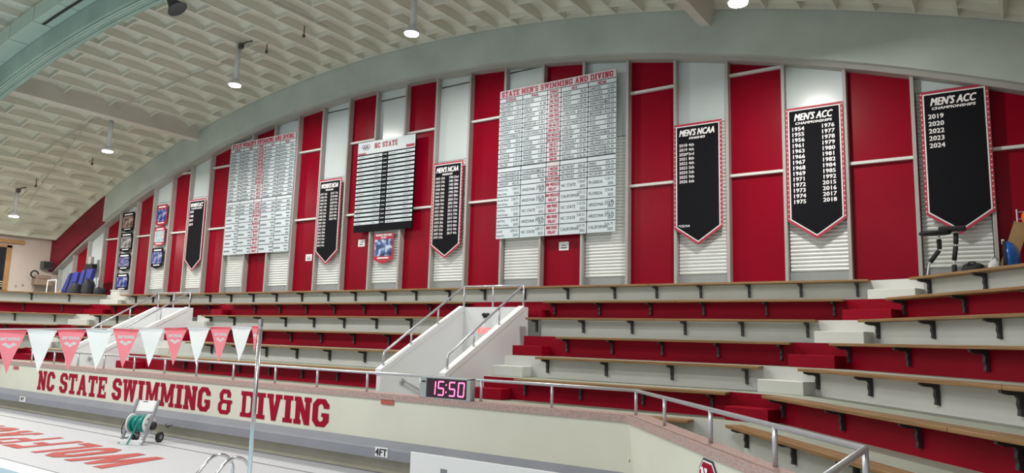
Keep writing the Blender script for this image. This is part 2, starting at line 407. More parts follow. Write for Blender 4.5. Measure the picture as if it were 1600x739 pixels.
b = MB(); b.box(-25.9, -4.9, PY-.012, PY+.02, 0, .28); struct(b.build('wall_recess', ['recess_olive']))
# ------------------------------------------------------------------ pool deck, pool, deck lettering
b = MB(); b.box(-45, 6, -9.60, -5.6, -.3, 0); struct(b.build('floor', ['deck_tile']))
b = MB(); b.box(-45, 6, -22, -14.5, -.3, 0); struct(b.build('floor_far_side', ['deck_tile']))
b = MB(); b.box(-2.5, 6, -14.5, -9.55, -.3, 0); struct(b.build('floor_end', ['deck_tile']))
b = MB(); b.box(-45, -2.5, -14.5, -9.98, -.6, -.12); struct(b.build('pool_basin', ['pool_water']))
b = MB(); b.box(-45, -2.5, -10.0, -9.60, -.2, .006); struct(b.build('pool_edge', ['pool_coping']))
b = MB(); b.box(-45, -2.6, -6.72, -6.68, -.01, .006); b.box(-45, -2.6, -9.62, -9.585, -.01, .008)
b.box(-45, -4.9, PY-.10, PY-.02, -.01, .005)
struct(b.build('deck_joint', ['joint_dark']))
DL = thing('deck_lettering', 'large red painted letters reading WOLFPACK across the pale pool deck', 'lettering')   # read from the wall side
cx = 13.52
for c, w in (('W', 1.42), ('O', .80), ('L', .66), ('F', .72), ('P', .8), ('A', .9), ('C', .8), ('K', .9)):
    if c == 'P':
        polys = [[(0, 0), (.24, 0), (.24, 1), (0, 1)], [(.2, .85), (.7, .85), (.62, 1), (.2, 1)], [(.55, .5), (.8, .58), (.8, .9), (.55, .9)], [(.2, .42), (.62, .42), (.7, .57), (.2, .57)]]; bw = .8
    elif c == 'K':
        polys = [[(0, 0), (.24, 0), (.24, 1), (0, 1)], [(.2, .4), (.45, .4), (.9, 1), (.62, 1)], [(.3, .5), (.5, .6), (.9, 0), (.62, 0)]]; bw = .9
    elif c == 'L': polys = [[(0, 0), (.26, 0), (.26, 1), (0, 1)], [(.2, 0), (.72, 0), (.72, .17), (.2, .17)]]; bw = .72
    elif c == 'F': polys = [[(0, 0), (.26, 0), (.26, 1), (0, 1)], [(.2, .83), (.74, .83), (.74, 1), (.2, 1)], [(.2, .44), (.6, .44), (.6, .60), (.2, .60)]]; bw = .74
    elif c == 'W': polys = [[(0, 1), (.26, 1), (.40, 0), (.18, 0)], [(.46, .95), (.62, .95), (.40, 0), (.18, 0)], [(.46, .95), (.62, .95), (.92, 0), (.70, 0)], [(.86, 1), (1.1, 1), (.92, 0), (.70, 0)]]; bw = 1.1
    else: polys, bw = block_letter(c)
    b = MB()
    for qi, p in enumerate(polys): b.poly([(-(cx+px*w/bw), -7.60-1.32*py, .006+.0006*qi) for px, py in p])
    b.build('letter', ['deck_letter_red'], DL)
    cx += w+.16
# ------------------------------------------------------------------ stair portals
def portal(x0, x1, tall=1):
    t = .12
    yb, yf = -2.12, -4.9; zb, zf = 3.21, 1.78
    root = sempty('stair_portal')
    for xa, xb in ((x0, x0+t), (x1-t, x1)):
        b = MB(); b.prism([(yf, -.6), (yf, zf), (yb-.1, zb), (yb+.1, zb), (yb+.1, -.6)], 'x', xa, xb); b.build('side_wall', ['portal_white'], root, bevel=.012)
        b = MB(); b.prism([(yf-.02, zf-.10), (yf-.02, zf+.03), (yb-.1, zb+.03), (yb-.1, zb-.10)], 'x', xa-.02, xb+.02); b.build('wall_cap', ['portal_white'], root, bevel=.01)
    b = MB(); b.box(x0+t, x1-t, yb-.1, yb+.12, -.6, zb); b.build('head_wall', ['portal_white'], root)
    b = MB(); b.prism([(-5.0, .93), (-4.55, .93), (-2.2, -.5), (-2.2, -.6), (-5.0, -.6)], 'x', x0+t, x1-t); b.build('stair_floor', ['tread_grey'], root)
    b = MB(); b.prism([(-5.0, -.2), (-5.0, .70), (-2.14, 2.36), (-2.14, -.2)], 'x', x1, x1+GAP); b.build('infill', ['portal_white'], root)
    return root
P1 = portal(*PL[0]); P2 = portal(*PL[1])
def arc_pts(c, r, a0, a1, n): return [(c[0]+r*math.cos(a0+(a1-a0)*i/n), c[1]+r*math.sin(a0+(a1-a0)*i/n)) for i in range(n+1)]
def portal_rail(x, label):
    t = thing('handrail', label, 'handrail', (x, -4.8, 1.8))
    off = Vector((x, -4.8, 1.8))
    lo, hi = Vector((x, -4.78, 2.13)), Vector((x, -2.2, 3.68))
    b = MB(); b.tube([Vector((x, -4.78, 1.84))-off, Vector((x, -4.78, 2.09))-off, lo-off+Vector((0, .03, .03)), hi-off], .026); b.build('rail', ['galvanised'], t, smooth=True)
    for f in (.32, .66):
        p = lo.lerp(hi, f); y = p.y; zw = 1.78+(3.21-1.78)*(y+4.9)/2.68
        b = MB(); b.tube([p-off, Vector((x, y, zw))-off], .022); b.build('post', ['galvanised'], t, smooth=True)
def head_rail(x0, x1, label):
    t = thing('handrail', label, 'handrail', (x0, -2.14, 3.2)); L = x1-x0
    b = MB(); b.tube([(0, 0, .50), (L, 0, .50)], .026); b.build('rail', ['galvanised'], t, smooth=True)
    for xx in (0, L/2, L):
        b = MB(); b.tube([(xx, 0, 0), (xx, 0, .5)], .022); b.build('post', ['galvanised'], t, smooth=True)
for (x0, x1), w in zip(PL, ('far left', 'central')):
    portal_rail(x0+.06, 'sloping grey pipe handrail on the left wall of the %s white stair portal' % w)
    portal_rail(x1-.06, 'sloping grey pipe handrail on the right wall of the %s white stair portal' % w)
    head_rail(x0+.06, x1-.06, 'level grey pipe guard rail across the head wall of the %s stair portal' % w)
    t = thing('wall_handrail', 'short grey pipe handrail going down inside the %s white stair portal' % w, 'handrail', (x0+.18, -4.4, 1.3))
    b = MB(); b.tube([(.02, .08, .29), (.02, .75, .0), (.02, 1.9, -.62)], .025); b.build('rail', ['galvanised'], t, smooth=True)
    b = MB(); b.tube([(-.06, .16, .20), (.02, .16, .26)], .018); b.lathe([(.06, -.002), (.06, .01)], (-.058, .16, .20), 12, axis='x'); b.build('bracket', ['galvanised'], t)
# exit sign and emergency unit on the central head wall
t = thing('exit_sign', 'small lit red and white EXIT sign inside the central stair portal', 'sign', (-10.08, -2.24, 2.54))
b = MB(); b.box(-.19, .19, 0, .02, -.01, .24); b.build('plate', ['white_plastic'], t)
b = MB(); b.add(text2d('EXIT', .13, 0, .055, 'c', 1.0, 0, .006), lambda v: (v[0], -.006, v[1])); b.build('letters', ['exit_red'], t)
t = thing('emergency_light', 'small black two-headed fixture high on the head wall of the central portal', 'light', (-10.06, -2.24, 2.96))
b = MB(); b.box(-.09, .09, 0, .02, 0, .10); b.build('back_plate', ['slot_black'], t)
for s in (-.05, .05):
    b = MB(); b.lathe([(.035, -.06), (.045, 0)], (s, 0, .07), 12, axis='y'); b.build('lamp_head', ['slot_black'], t)
# ------------------------------------------------------------------ aisle half steps
def half_step(k, x0, y0, ang, w, label_, d=.34):
    b = MB(); b.box(0, w, -d, 0, 0, .205)
    o = b.build('aisle_step', ['riser_white' if k % 2 == 0 else 'red_riser'], None, (x0, y0, TK(k+1)), bevel=.008); o.rotation_euler = (0, 0, ang); struct(o)
for k in range(1, 6):
    yr = -1-.7*k+RIS
    if k == 1: half_step(k, -9.35, yr, 0, .5, '')
    elif k >= 3: half_step(k, PL[1][1]+GAP-.06, yr, 0, .72, '')
    if k >= 1: half_step(k, PL[0][1]+GAP-.06 if k > 1 else -21.5, yr, 0, .95 if k > 1 else .6, '')
for k in range(0, 6):
    (xa, ya), (xb, yb), _ = right_line(k, RIS); an = math.atan2(yb-ya, xb-xa); L = math.hypot(xb-xa, yb-ya)
    half_step(k, xa+.10*math.cos(an), ya+.1*math.sin(an), an, L-.10, '')
    half_step(k, MIRX-xb, yb, -an, L-.10, '')
# ------------------------------------------------------------------ benches: planks on iron brackets
bb_ = MB()
bb_.prism([(.03, -.045), (.03, -.075), (.10, -.095), (.20, -.10), (.225, -.13), (.215, -.19), (.23, -.24), (.222, -.30), (.275, -.31), (.275, -.045)], 'x', -.022, .022)
BRK = bb_.mesh('bracket', ['bracket_iron'])
ROW = ['topmost', 'second', 'third', 'fourth', 'fifth', 'sixth', 'lowest']
def bench(k, x0, y0, ang, L, where, br, nplank=1):
    t = thing('bench', '%s-row brown plank bench on black iron brackets, %s' % (ROW[k], where), 'bench', (x0, y0, TK(k)), ang, 'bleacher benches')
    for i in range(nplank):
        a = L*i/nplank+(.004 if i else 0); e = L*(i+1)/nplank-(.004 if i < nplank-1 else 0)
        b = MB(); b.box(a, e, 0, .27, -.045, 0); b.build('plank', ['bench_wood'], t, bevel=.006)
    for x in br:
        if .05 < x < L-.02: link('bracket', BRK, t, (x, 0, 0))
def auto_br(L, s=1.2, off=.3): return [off+s*i for i in range(int((L-off)/s)+1)]
BRX = {0: [-8.75, -7.51, -6.48, -5.47, -4.44, -3.42, -2.39], 1: [-8.69, -7.53, -6.32, -5.16, -3.91, -2.69], 2: [-8.72, -7.55, -6.42, -5.29, -4.17, -3.01],
       3: [-7.54, -6.52, -5.47, -4.40, -3.30], 4: [-7.57, -6.29, -5.0, -3.69], 5: [-7.63, -6.44, -5.24, -4.04], 6: [-8.3, -7.1, -5.9, -4.6]}
RBR = {0: [-11.98, -10.67], 1: [-11.68, -10.26], 2: [-11.37, -10.04, -8.78], 3: [-11.07, -9.62, -8.18], 4: [-10.79, -9.44, -8.13, -6.9], 5: [-10.52, -8.97, -7.5], 6: [-10.25, -8.89]}
ST = [None, -8.86, -8.87, -7.67, -7.71, -7.73, -8.6]
for k in range(7):
    y = -1-.7*k
    if k == 0:
        x0 = MIRX-END[0]; L = END[0]-x0
        br = [x-x0 for x in BRX[0]+[-9.98, -11.21, -12.38, -13.56, -14.73, -15.93, -17.10, -18.29, -19.52, -20.7, -21.9, -23.1, -24.3, -25.5, -26.7, -27.9]]
        bench(k, x0, y, 0, L, 'running along the whole red and white wall', br, 6)
    else:
        x0 = ST[k]; bench(k, x0, y, 0, END[k]-x0, 'right of the central stair portal', [x-x0 for x in BRX[k]], 1 if k > 2 else 2)
        x0 = {1: -20.82, 2: -21.0, 3: -19.6, 4: -19.5, 5: -19.5, 6: -20.6}[k]; x1 = -11.08 if k > 0 else 0
        if k > 5: x1 = -11.0
        ph = {1: -12.41, 2: -12.44, 3: -12.5, 4: -12.58, 5: -12.7, 6: -12.6}[k]
        br = [ph-1.2*i-x0 for i in range(8)]+[ph+1.2-x0 if k < 4 else -1]
        bench(k, x0, y, 0, x1-x0, 'between the two white stair portals', br, 2)
        x0 = MIRX-END[k]; x1 = -21.5 if k == 1 else PL[0][0]-.15
        bench(k, x0, y, 0, x1-x0, 'left of the far left stair portal', auto_br(x1-x0))
    p = rpt(RST[k], 8.539-.7*k); L = -2.75-RST[k]
    br = [s-RST[k] for s in RBR[k]]; s = br[-1]
    while s+1.35 < L: s += 1.35; br.append(s)
    bench(k, p[0], p[1], ANG, L, 'in the angled section at the right edge', br, 2)
    q = rpt(-2.75, 8.539-.7*k); bench(k, MIRX-q[0], q[1], -ANG, L, 'in the angled section at the far left', auto_br(L, 1.3), 2)
# ------------------------------------------------------------------ guard rails on the parapet
def guard(name, pts, z0, z1, posts, label, r=.026):
    t = thing('guard_rail', label, 'railing', (pts[0][0], pts[0][1], z0)); o = Vector((pts[0][0], pts[0][1], z0))
    b = MB(); b.tube([Vector((x, y, z1))-o for x, y in pts], r); b.build('rail', ['galvanised'], t, smooth=True)
    for x, y in posts:
        b = MB(); b.tube([Vector((x, y, z0))-o, Vector((x, y, z1))-o], r*.92); b.build('post', ['galvanised'], t, smooth=True)
gy = -5.65; gx = (3.17-NY*(gy+16))/NX
guard('g', [(-24.5, gy), (gx, gy)], 1.41, 1.77, [(x, gy) for x in (-24.4, -23.0, -21.6, -20.2, -18.7, -17.3, -15.97, -14.56, -13.1, -11.78, -10.36, -9.0, -7.62, -6.2)], 'long grey pipe guard rail on the granite coping above the NC STATE wall lettering')
RP = [rpt(s, 3.17) for s in (-9.59, -8.0, -6.48, -5.09)]
guard('g', [(gx, gy)]+[RP[-1]]+[(RP[-1][0]+.03, -12.9)], 1.41, 1.77, [(gx, gy)]+RP+[(RP[-1][0]+.03, -12.0)], 'grey pipe guard rail on the angled parapet at lower right with a corner post')
# ------------------------------------------------------------------ parapet lettering and plates
t = thing('wall_lettering', 'red block lettering NC STATE SWIMMING & DIVING along the cream parapet wall', 'lettering', (-23.50, PY-.004, .66))
for lt in block_text('NC STATE SWIMMING & DIVING', .545, 0, 0, 12.3, .07, True):
    if not lt: continue
    b = MB()
    for qi, p in enumerate(lt): b.poly([(x, -.0006*qi, z) for x, z in p])
    b.build('letter', ['letter_red'], t)
def plate(name, label, cat, x, y, z, w, h, mp, txt, mt, th, fat=.006, sx=1.0):
    t = thing(name, label, cat, (x, y, z)); b = MB(); b.box(0, w, -.008, .004, 0, h); b.build('plate', [mp], t)
    b = MB()
    for i, s in enumerate(txt):
        b.add(text2d(s, th, w/2, h-(i+1)*(th*1.35)+th*.1, 'c', sx, 0, fat), lambda v: (v[0], -.012, v[1]))
    if b.v: b.build('letters', [mt], t)
plate('depth_marker', 'white plate reading 4 FT on the grey ledge below the clock', 'sign', -9.75, PY-.155, .305, .31, .17, 'white_plastic', ['4FT'], 'ink_black', .12)
plate('depth_marker', 'white plate reading 4 FT on the grey ledge at the far left', 'sign', -24.12, PY-.155, .29, .34, .15, 'white_plastic', ['4FT'], 'ink_grey', .09)
plate('warning_plate', 'small red warning plate on the parapet just left of the clock', 'sign', -9.81, PY-.01, 1.22, .32, .09, 'sign_red', [], 'white_plastic', .022, 0)
plate('warning_plate', 'small red warning plate on the parapet at the far left edge', 'sign', -25.15, PY-.01, 1.17, .33, .09, 'sign_red', [], 'white_plastic', .02, 0)
b = MB(); b.tube([(-.12, 0, .03), (-.06, -.05, 0), (0, -.02, -.03), (.06, -.06, .0), (.13, 0, .02)], [.012, .02, .028, .02, .012], 8)
tag(b.build('ledge_cleat', ['wire_dark'], None, (-16.38, PY-.17, .27)), 'dark metal cleat hanging under the grey ledge right of the hose reel', 'cleat')
b = MB(); b.tube([(0, 0, .07), (.012, -.02, .02), (-.01, -.02, -.03), (.0, 0, -.07)], [.014, .02, .018, .012], 8)
tag(b.build('wall_bracket', ['slot_black'], None, (-4.70, PY-.07, .80)), 'small black fitting at the corner of the cream parapet', 'fitting')
# octagonal emblem on the angled parapet
t = thing('wall_emblem', 'red octagonal emblem with white letters and dark rim on the angled parapet', 'emblem', (*rpt(-7.68, PC-.012), 1.00), ANG)
def octagon(w, h, c): return [(c-w/2, -h/2), (w/2-c, -h/2), (w/2, c-h/2), (w/2, h/2-c), (w/2-c, h/2), (c-w/2, h/2), (-w/2, h/2-c), (-w/2, c-h/2)]
for nm, m, k, y in (('rim', 'ink_black', 1.0, 0), ('white_line', 'print_white', .93, -.004), ('field', 'letter_red', .87, -.008)):
    b = MB(); b.prism(octagon(.50*k, .56*k, .12*k), 'y', y, y+.010); b.build(nm, [m], t)
b = MB()
for s, h, x, z, w in (('N', .20, -.16, -.01, .19), ('C', .20, .06, -.12, .12), ('S', .2, -.10, -.24, .15)):
    for qi, p in enumerate(block_text(s, h, x, z, w)): b.poly([(px, (-.013 if s == 'S' else -.018)-.0004*qi, pz) for px, pz in p])
b.build('letters', ['print_white'], t)
# ------------------------------------------------------------------ pace clock
t = thing('pace_clock', 'grey digital pace clock showing 15:50 in red digits on the parapet rail', 'clock', (-8.86, -5.80, 1.411))
b = MB(); b.box(.14, 1.08, -.02, .10, 0, .36); b.box(.0, .15, -.03, .10, 0, .36); b.box(1.06, 1.14, -.03, .11, 0, .38); b.box(0, 1.14, -.03, .10, 0, .012); b.box(0, 1.14, -.03, .10, .35, .375)
b.build('case', ['clock_case'], t, bevel=.006)
b = MB(); b.box(.16, 1.05, -.026, .0, .018, .345); b.build('display', ['clock_face'], t)
b = MB(); b.box(.05, .09, -.036, 0, .27, .30); b.box(.10, .13, -.036, 0, .27, .30); b.build('buttons', ['slot_black'], t)
b = MB()
SEG = {'1': 'bc', '5': 'afgcd', '0': 'abcdef'}
def seg7(b, ch, x, z, w, h):
    th = .024; g = .004; hh = h/2
    S = {'a': (x+g+th*.4, x+w-g-th*.4, z+h-th, z+h), 'g': (x+g+th*.4, x+w-g-th*.4, z+hh-th/2, z+hh+th/2), 'd': (x+g+th*.4, x+w-g-th*.4, z, z+th),
         'f': (x, x+th, z+hh+g, z+h-g-th*.4), 'b': (x+w-th, x+w, z+hh+g, z+h-g-th*.4), 'e': (x, x+th, z+g+th*.4, z+hh-g), 'c': (x+w-th, x+w, z+g+th*.4, z+hh-g)}
    for s in SEG[ch]:
        x0, x1, z0, z1 = S[s]; sl = .03
        b.poly([(x0+(z0-z)*sl*2, -.029, z0), (x1+(z0-z)*sl*2, -.029, z0), (x1+(z1-z)*sl*2, -.029, z1), (x0+(z1-z)*sl*2, -.029, z1)])
for ch, x in (('1', .22), ('5', .41), ('5', .66), ('0', .86)): seg7(b, ch, x, .055, .145, .255)
for z in (.11, .235): b.poly([(.595, -.029, z), (.62, -.029, z), (.62, -.029, z+.025), (.595, -.029, z+.025)])
b.build('digits', ['clock_led'], t)
# ------------------------------------------------------------------ back wall: fins, panels, shutters
WB = sempty('wall_back')
b = MB(); b.box(XL, XR, .26, .5, 0, 3.9); b.build('base_wall', ['riser_white'], WB)
sp = []; nst = 60
bp_ = [(XL, 3.7)]+[(XR, 3.7)]+[(XL+(XR-XL)*(1-i/nst), arch_z(XL+(XR-XL)*(1-i/nst))+.25) for i in range(nst+1)]
b = MB(); b.prism(bp_, 'y', .27, .40); b.build('backing', ['fin_paint'], WB)
# shutter: corrugated curtain shared by all white bays
sh = MB(); pit = .082; z = 4.06; zt = 7.56; w0, w1 = .05, 1.19; prof = []
while z < zt:
    prof += [(.05, z), (.022, z+pit*.22), (.012, z+pit*.5), (.022, z+pit*.78)]; z += pit
prof.append((.05, z))
for (ya, za), (yb, zb) in zip(prof[:-1], prof[1:]): sh.quad((w0, ya, za), (w1, ya, za), (w1, yb, zb), (w0, yb, zb))
SHM = sh.mesh('shutter', ['shutter_metal']); SHM.polygons.foreach_set('use_smooth', [True]*len(SHM.polygons))
def clip_panel(x0, x1, z0, z1, y, name, m, t=.03):
    """flat panel between x0..x1, its top cut by the arch"""
    n = 4; xs = [x0+(x1-x0)*i/n for i in range(n+1)]
    tops = [min(z1, arch_z(x)+.05) for x in xs]
    if max(tops) <= z0+.05: return None
    pts = [(x0, z0), (x1, z0)]+[(x, max(tt, z0+.01)) for x, tt in reversed(list(zip(xs, tops)))]
    b = MB(); b.prism(pts, 'y', y, y+t); return b.build(name, [m], WB)
for j in range(-6, 29):
    xf = FINX(j); top = min(arch_z(xf), arch_z(xf+.07))
    if XL+.1 < xf < XR-.1 and top > 3.9:
        b = MB(); b.box(xf-.035, xf+.035, 0, .26, 3.78, top+.06); b.build('fin', ['fin_paint'], WB, bevel=.006)
    xa, xb = max(xf+.035, XL), min(FINX(j-1)-.035, XR)
    if xb <= xa: continue
    if max(arch_z(xa), arch_z(xb)) < 4.0: continue
    if j % 2 == 0:
        tz = 9.86
        clip_panel(xa, xb, 7.60 if arch_z(xa) > 7.6 and arch_z(xb) > 7.4 else (4.06 if j >= 26 else 7.6), tz, .17, 'white_panel', 'white_panel')
        clip_panel(xa, xb, tz+.05, 12, .17, 'white_panel', 'white_panel')
        clip_panel(xa, xb, tz, tz+.05, .13, 'transom', 'fin_paint', .08)
        if j < 26:
            if min(arch_z(xa), arch_z(xb)) > 7.3: link('shutter', SHM, WB, (xf, .12, 0))
            else: clip_panel(xa, xb, 4.06, 7.58, .15, 'white_panel', 'white_panel')
        clip_panel(xa, xb, 3.78, 4.06, .16, 'sill', 'sill_grey')
    else:
        zs = [3.80, 6.28, 8.64, 12]
        for a, e in zip(zs[:-1], zs[1:]):
            clip_panel(xa, xb, a+.02, e-.02, .19, 'red_panel', 'red_panel')
        for e in zs[1:3]: clip_panel(xa, xb, e-.03, e+.03, .10, 'transom', 'trim_light', .10)
# small marks on the men's board bay
# arched concrete edge beam
def arch_solid(name, x0, x1, y0, y1, rb, rt_f, m, parent=None, n=48, skip=0):
    """beam following the arch between x0..x1: soffit on circle radius rb, top from function"""
    b = MB(); xs = [x0+(x1-x0)*i/n for i in range(n+1)]
    bot = [(x, CAZ+math.sqrt(rb*rb-(x-CAX)**2)) for x in xs]; top = [(x, rt_f(x)) for x in xs]
    for i in range(n):
        (xa, za), (xb, zb) = bot[i], bot[i+1]; ta, tb = top[i][1], top[i+1][1]
        b.quad((xa, y0, za), (xb, y0, zb), (xb, y0, tb), (xa, y0, ta)); b.quad((xb, y1, zb), (xa, y1, za), (xa, y1, ta), (xb, y1, tb))
        b.quad((xa, y1, za), (xb, y1, zb), (xb, y0, zb), (xa, y0, za)); b.quad((xa, y0, ta), (xb, y0, tb), (xb, y1, tb), (xa, y1, ta))
    for i in (0, n):
        (x, zz), tt = bot[i], top[i][1]; q = [(x, y0, zz), (x, y0, tt), (x, y1, tt), (x, y1, zz)]
        b.quad(*(q if i == 0 else q[::-1]))
    return struct(b.build(name, [m], parent)) if parent is None else b.build(name, [m], parent)
rt = lambda x: roof_z(x)+.38
arch_solid('arch_beam', -32.1, XR, -.25, .3, RA, rt, 'concrete_arch')
arch_solid('arch_beam_red', XL, -32.1, -.25, .3, RA, lambda x: max(rt(x), 8.9 if x < -34 else 0, rt(-32.1)-.0*(x)), 'red_beam')
arch_solid('trim_1', XL, XR, -.10, .3, RA-.10, lambda x: CAZ+math.sqrt((RA+.05)**2-(x-CAX)**2), 'fin_paint')
# ------------------------------------------------------------------ ceiling: coffered vault
CE = sempty('ceiling')
PITCH = .7455; CL = 1.48
def coffer_geo(w, l, hw=.034, d=.225, dx=.025, dy=.40, he=.12):
    """one pan: narrow ribs all round, steep long sides, ends that rise gently from a shallow cross rib"""
    b = MB(); W_, L_ = w/2, l/2; dy = min(dy, L_*.8); a = W_-hw; c = L_-.022
    o = [(-W_, -L_, 0), (W_, -L_, 0), (W_, L_, 0), (-W_, L_, 0)]
    i = [(-a, -c, 0), (a, -c, 0), (a, c, 0), (-a, c, 0)]
    g = [(-a+.012, -c+.006, he), (a-.012, -c+.006, he), (a-.012, c-.006, he), (-a+.012, c-.006, he)]
    m = [(-a+.03, -c+dy*.45, he+(d-he)*.72), (a-.03, -c+dy*.45, he+(d-he)*.72), (a-.03, c-dy*.45, he+(d-he)*.72), (-a+.03, c-dy*.45, he+(d-he)*.72)]
    u = [(-a+dx, -c+dy, d), (a-dx, -c+dy, d), (a-dx, c-dy, d), (-a+dx, c-dy, d)]
    for k in range(4):
        j = (k+1) % 4; b.quad(o[k], o[j], i[j], i[k])
    b.quad(i[0], i[1], g[1], g[0]); b.quad(i[2], i[3], g[3], g[2])
    b.quad(g[0], g[1], m[1], m[0]); b.quad(g[2], g[3], m[3], m[2]); b.quad(m[0], m[1], u[1], u[0]); b.quad(m[2], m[3], u[3], u[2])
    b.poly([i[1], i[2], g[2], m[2], u[2], u[1], m[1], g[1]]); b.poly([i[3], i[0], g[0], m[0], u[0], u[3], m[3], g[3]])
    b.quad(*u)
    return b
CM = {}
def coffer_mesh(l):
    key = round(l, 3)
    if key not in CM: CM[key] = coffer_geo(PITCH*1.003, l).mesh('coffer', ['coffer_paint'])
    return CM[key]
rest = MB(); nco = 0
YB0, YB1 = -.27, -7.12
def place_coffer(th, yc, l, own):
    global nco
    x = CRX+RR*math.sin(th); z = CRZ+RR*math.cos(th)
    if own:
        o = link('coffer', coffer_mesh(l), CE, (x, yc, z)); o.rotation_euler = (0, th, 0); nco += 1
    else:
        g = coffer_geo(PITCH*1.003, l); c, s = math.cos(th), math.sin(th)
        rest.add((g.v, g.f), lambda v: (x+v[0]*c+v[2]*s, yc+v[1], z-v[0]*s+v[2]*c))
def cells(y0, y1, breaks):
    ys = [y0]+[y for y in breaks if y0-.1 > y > y1+.1]+[y1]
    return list(zip(ys[:-1], ys[1:]))
ev = [-1.48, -2.96, -4.44, -5.92]; od = [-.74, -2.22, -3.70, -5.18, -6.66]
ev2 = [-8.30-.2-CL*i for i in range(1, 5)]; od2 = [-8.30-.2-.74-CL*i for i in range(0, 5)]
for i in range(-29, 30):
    th = (i+.5)*PITCH/RR+.1/RR; x = CRX+RR*math.sin(th)
    if x < XL-.2 or x > XR+.2: continue
    for a, e in cells(YB0, YB1, ev if i % 2 else od): place_coffer(th, (a+e)/2, a-e, x < .9)
    for a, e in cells(-7.9, -14.6, ev2 if i % 2 else od2): place_coffer(th, (a+e)/2, a-e, False)
if rest.v:
    o = rest.build('coffer_field', ['coffer_paint'], CE); o['kind'] = 'stuff'
# roof slab above the coffers keeps light out
b = MB(); n = 40
for i in range(n):
    xa = XL-.5+(XR-XL+1)*i/n; xb = XL-.5+(XR-XL+1)*(i+1)/n
    b.quad((xa, .5, roof_z(xa)+.36), (xb, .5, roof_z(xb)+.36), (xb, -14.8, roof_z(xb)+.36), (xa, -14.8, roof_z(xa)+.36))
b.build('roof_slab', ['coffer_paint'], CE)
# purlin beams between the arches
for x in (-25.62, -5.42):
    b = MB(); zc = roof_z(x); w = .17
    th = math.asin((x-CRX)/RR)
    b.prism([(-w, .25), (-w*.75, -.38), (w*.75, -.38), (w, .25)], 'y', -7.3, -.1)
    o = struct(b.build('purlin_beam', ['purlin_paint'], None, (x, 0, zc))); o.rotation_euler = (0, th, 0)
# second arch with duct
arch_solid('arch_beam_near', XL, XR, -7.56, -7.10, RA, rt, 'pool_lit_arch')
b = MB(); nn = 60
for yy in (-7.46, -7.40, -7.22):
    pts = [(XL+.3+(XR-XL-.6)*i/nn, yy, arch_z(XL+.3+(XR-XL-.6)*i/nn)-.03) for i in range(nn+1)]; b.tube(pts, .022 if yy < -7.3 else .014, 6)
tag(b.build('arch_conduit', ['pool_lit_duct']), 'green-lit conduit runs fixed along the underside of the near arch beam', 'conduit')
DU = thing('air_duct', 'green-lit segmented rectangular air duct following the near arch beam at upper left', 'duct', (CAX, -7.8, arch_z(CAX)+.6))
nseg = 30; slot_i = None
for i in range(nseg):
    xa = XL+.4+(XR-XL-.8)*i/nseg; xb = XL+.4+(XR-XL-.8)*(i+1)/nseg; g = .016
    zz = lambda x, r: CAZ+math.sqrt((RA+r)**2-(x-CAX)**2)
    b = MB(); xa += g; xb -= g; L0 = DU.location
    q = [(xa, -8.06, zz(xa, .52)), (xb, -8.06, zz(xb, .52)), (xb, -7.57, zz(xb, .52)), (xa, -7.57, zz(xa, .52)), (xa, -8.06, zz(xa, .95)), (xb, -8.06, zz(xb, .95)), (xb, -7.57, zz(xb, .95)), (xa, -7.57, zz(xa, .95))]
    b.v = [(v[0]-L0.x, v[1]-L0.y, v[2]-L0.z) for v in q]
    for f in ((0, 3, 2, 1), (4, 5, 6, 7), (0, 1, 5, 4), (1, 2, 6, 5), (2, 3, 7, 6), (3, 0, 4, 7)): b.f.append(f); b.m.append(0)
    b.build('duct_section', ['pool_lit_duct'], DU)
b = MB(); xa, xb = -20.9, -18.0; L0 = DU.location
for i in range(6):
    x0_ = xa+(xb-xa)*i/6; x1_ = xa+(xb-xa)*(i+1)/6
    b.quad(*[(x-L0.x, y-L0.y, zz(x, .505)-L0.z) for x, y in ((x0_, -7.86), (x1_, -7.86), (x1_, -7.78), (x0_, -7.78))])
b.build('slot', ['slot_black'], DU)
# ------------------------------------------------------------------ side wall on the left
WL = sempty('wall_left')
b = MB(); b.box(XL-.3, XL, -14.8, .4, 0, 9.2); b.build('plaster', ['side_wall_paint'], WL)
b = MB(); b.box(XR, XR+.3, -14.8, .4, 0, 8.5); struct(b.build('wall_right', ['side_wall_paint']))
t = sempty('window_1')
b = MB(); b.box(XL-.02, XL+.02, -4.2, -1.98, 4.0, 5.9); b.build('pane', ['glass_dark'], t)
for a in ((-2.06, -1.86, 3.85, 5.98), (-4.3, -4.14, 3.85, 5.98), (-4.3, -1.86, 5.88, 6.0), (-4.3, -1.86, 3.85, 4.0)):
    b = MB(); b.box(XL-.02, XL+.07, *a); b.build('frame', ['timber_frame'], t)
b = MB(); b.box(XL-.02, XL+.16, -4.4, -1.42, 6.08, 6.24); b.build('header_beam', ['timber_frame'], t)
for z in (4.15, 4.25, 4.35):
    b = MB(); b.box(XL+.02, XL+.04, -4.1, -2.06, z, z+.04); b.build('blind_slat', ['cabinet_tan'], t)
t = thing('wall_speaker', 'black box loudspeaker mounted on the far left pinkish side wall', 'speaker', (XL, -.45, 5.07))
b = MB(); b.box(.08, .38, -.22, .22, 0, .34); b.build('cabinet', ['speaker_dark'], t, bevel=.015)
b = MB(); b.box(.375, .39, -.19, .19, .03, .31); b.build('grille', ['slot_black'], t)
b = MB(); b.tube([(0, 0, .17), (.1, 0, .17)], .03, 8); b.build('bracket', ['slot_black'], t)
t = thing('folded_chair_rack', 'tan vinyl padded equipment with dark coil against the far left wall', 'equipment', (XL+.4, -.62, 3.78))
b = MB(); b.box(-.2, .2, -.38, .36, .52, .80); b.build('pad', ['tan_vinyl'], t, bevel=.04)
b = MB(); b.box(-.2, .1, -.30, .30, .80, .98); b.build('pad', ['tan_vinyl'], t, bevel=.04)
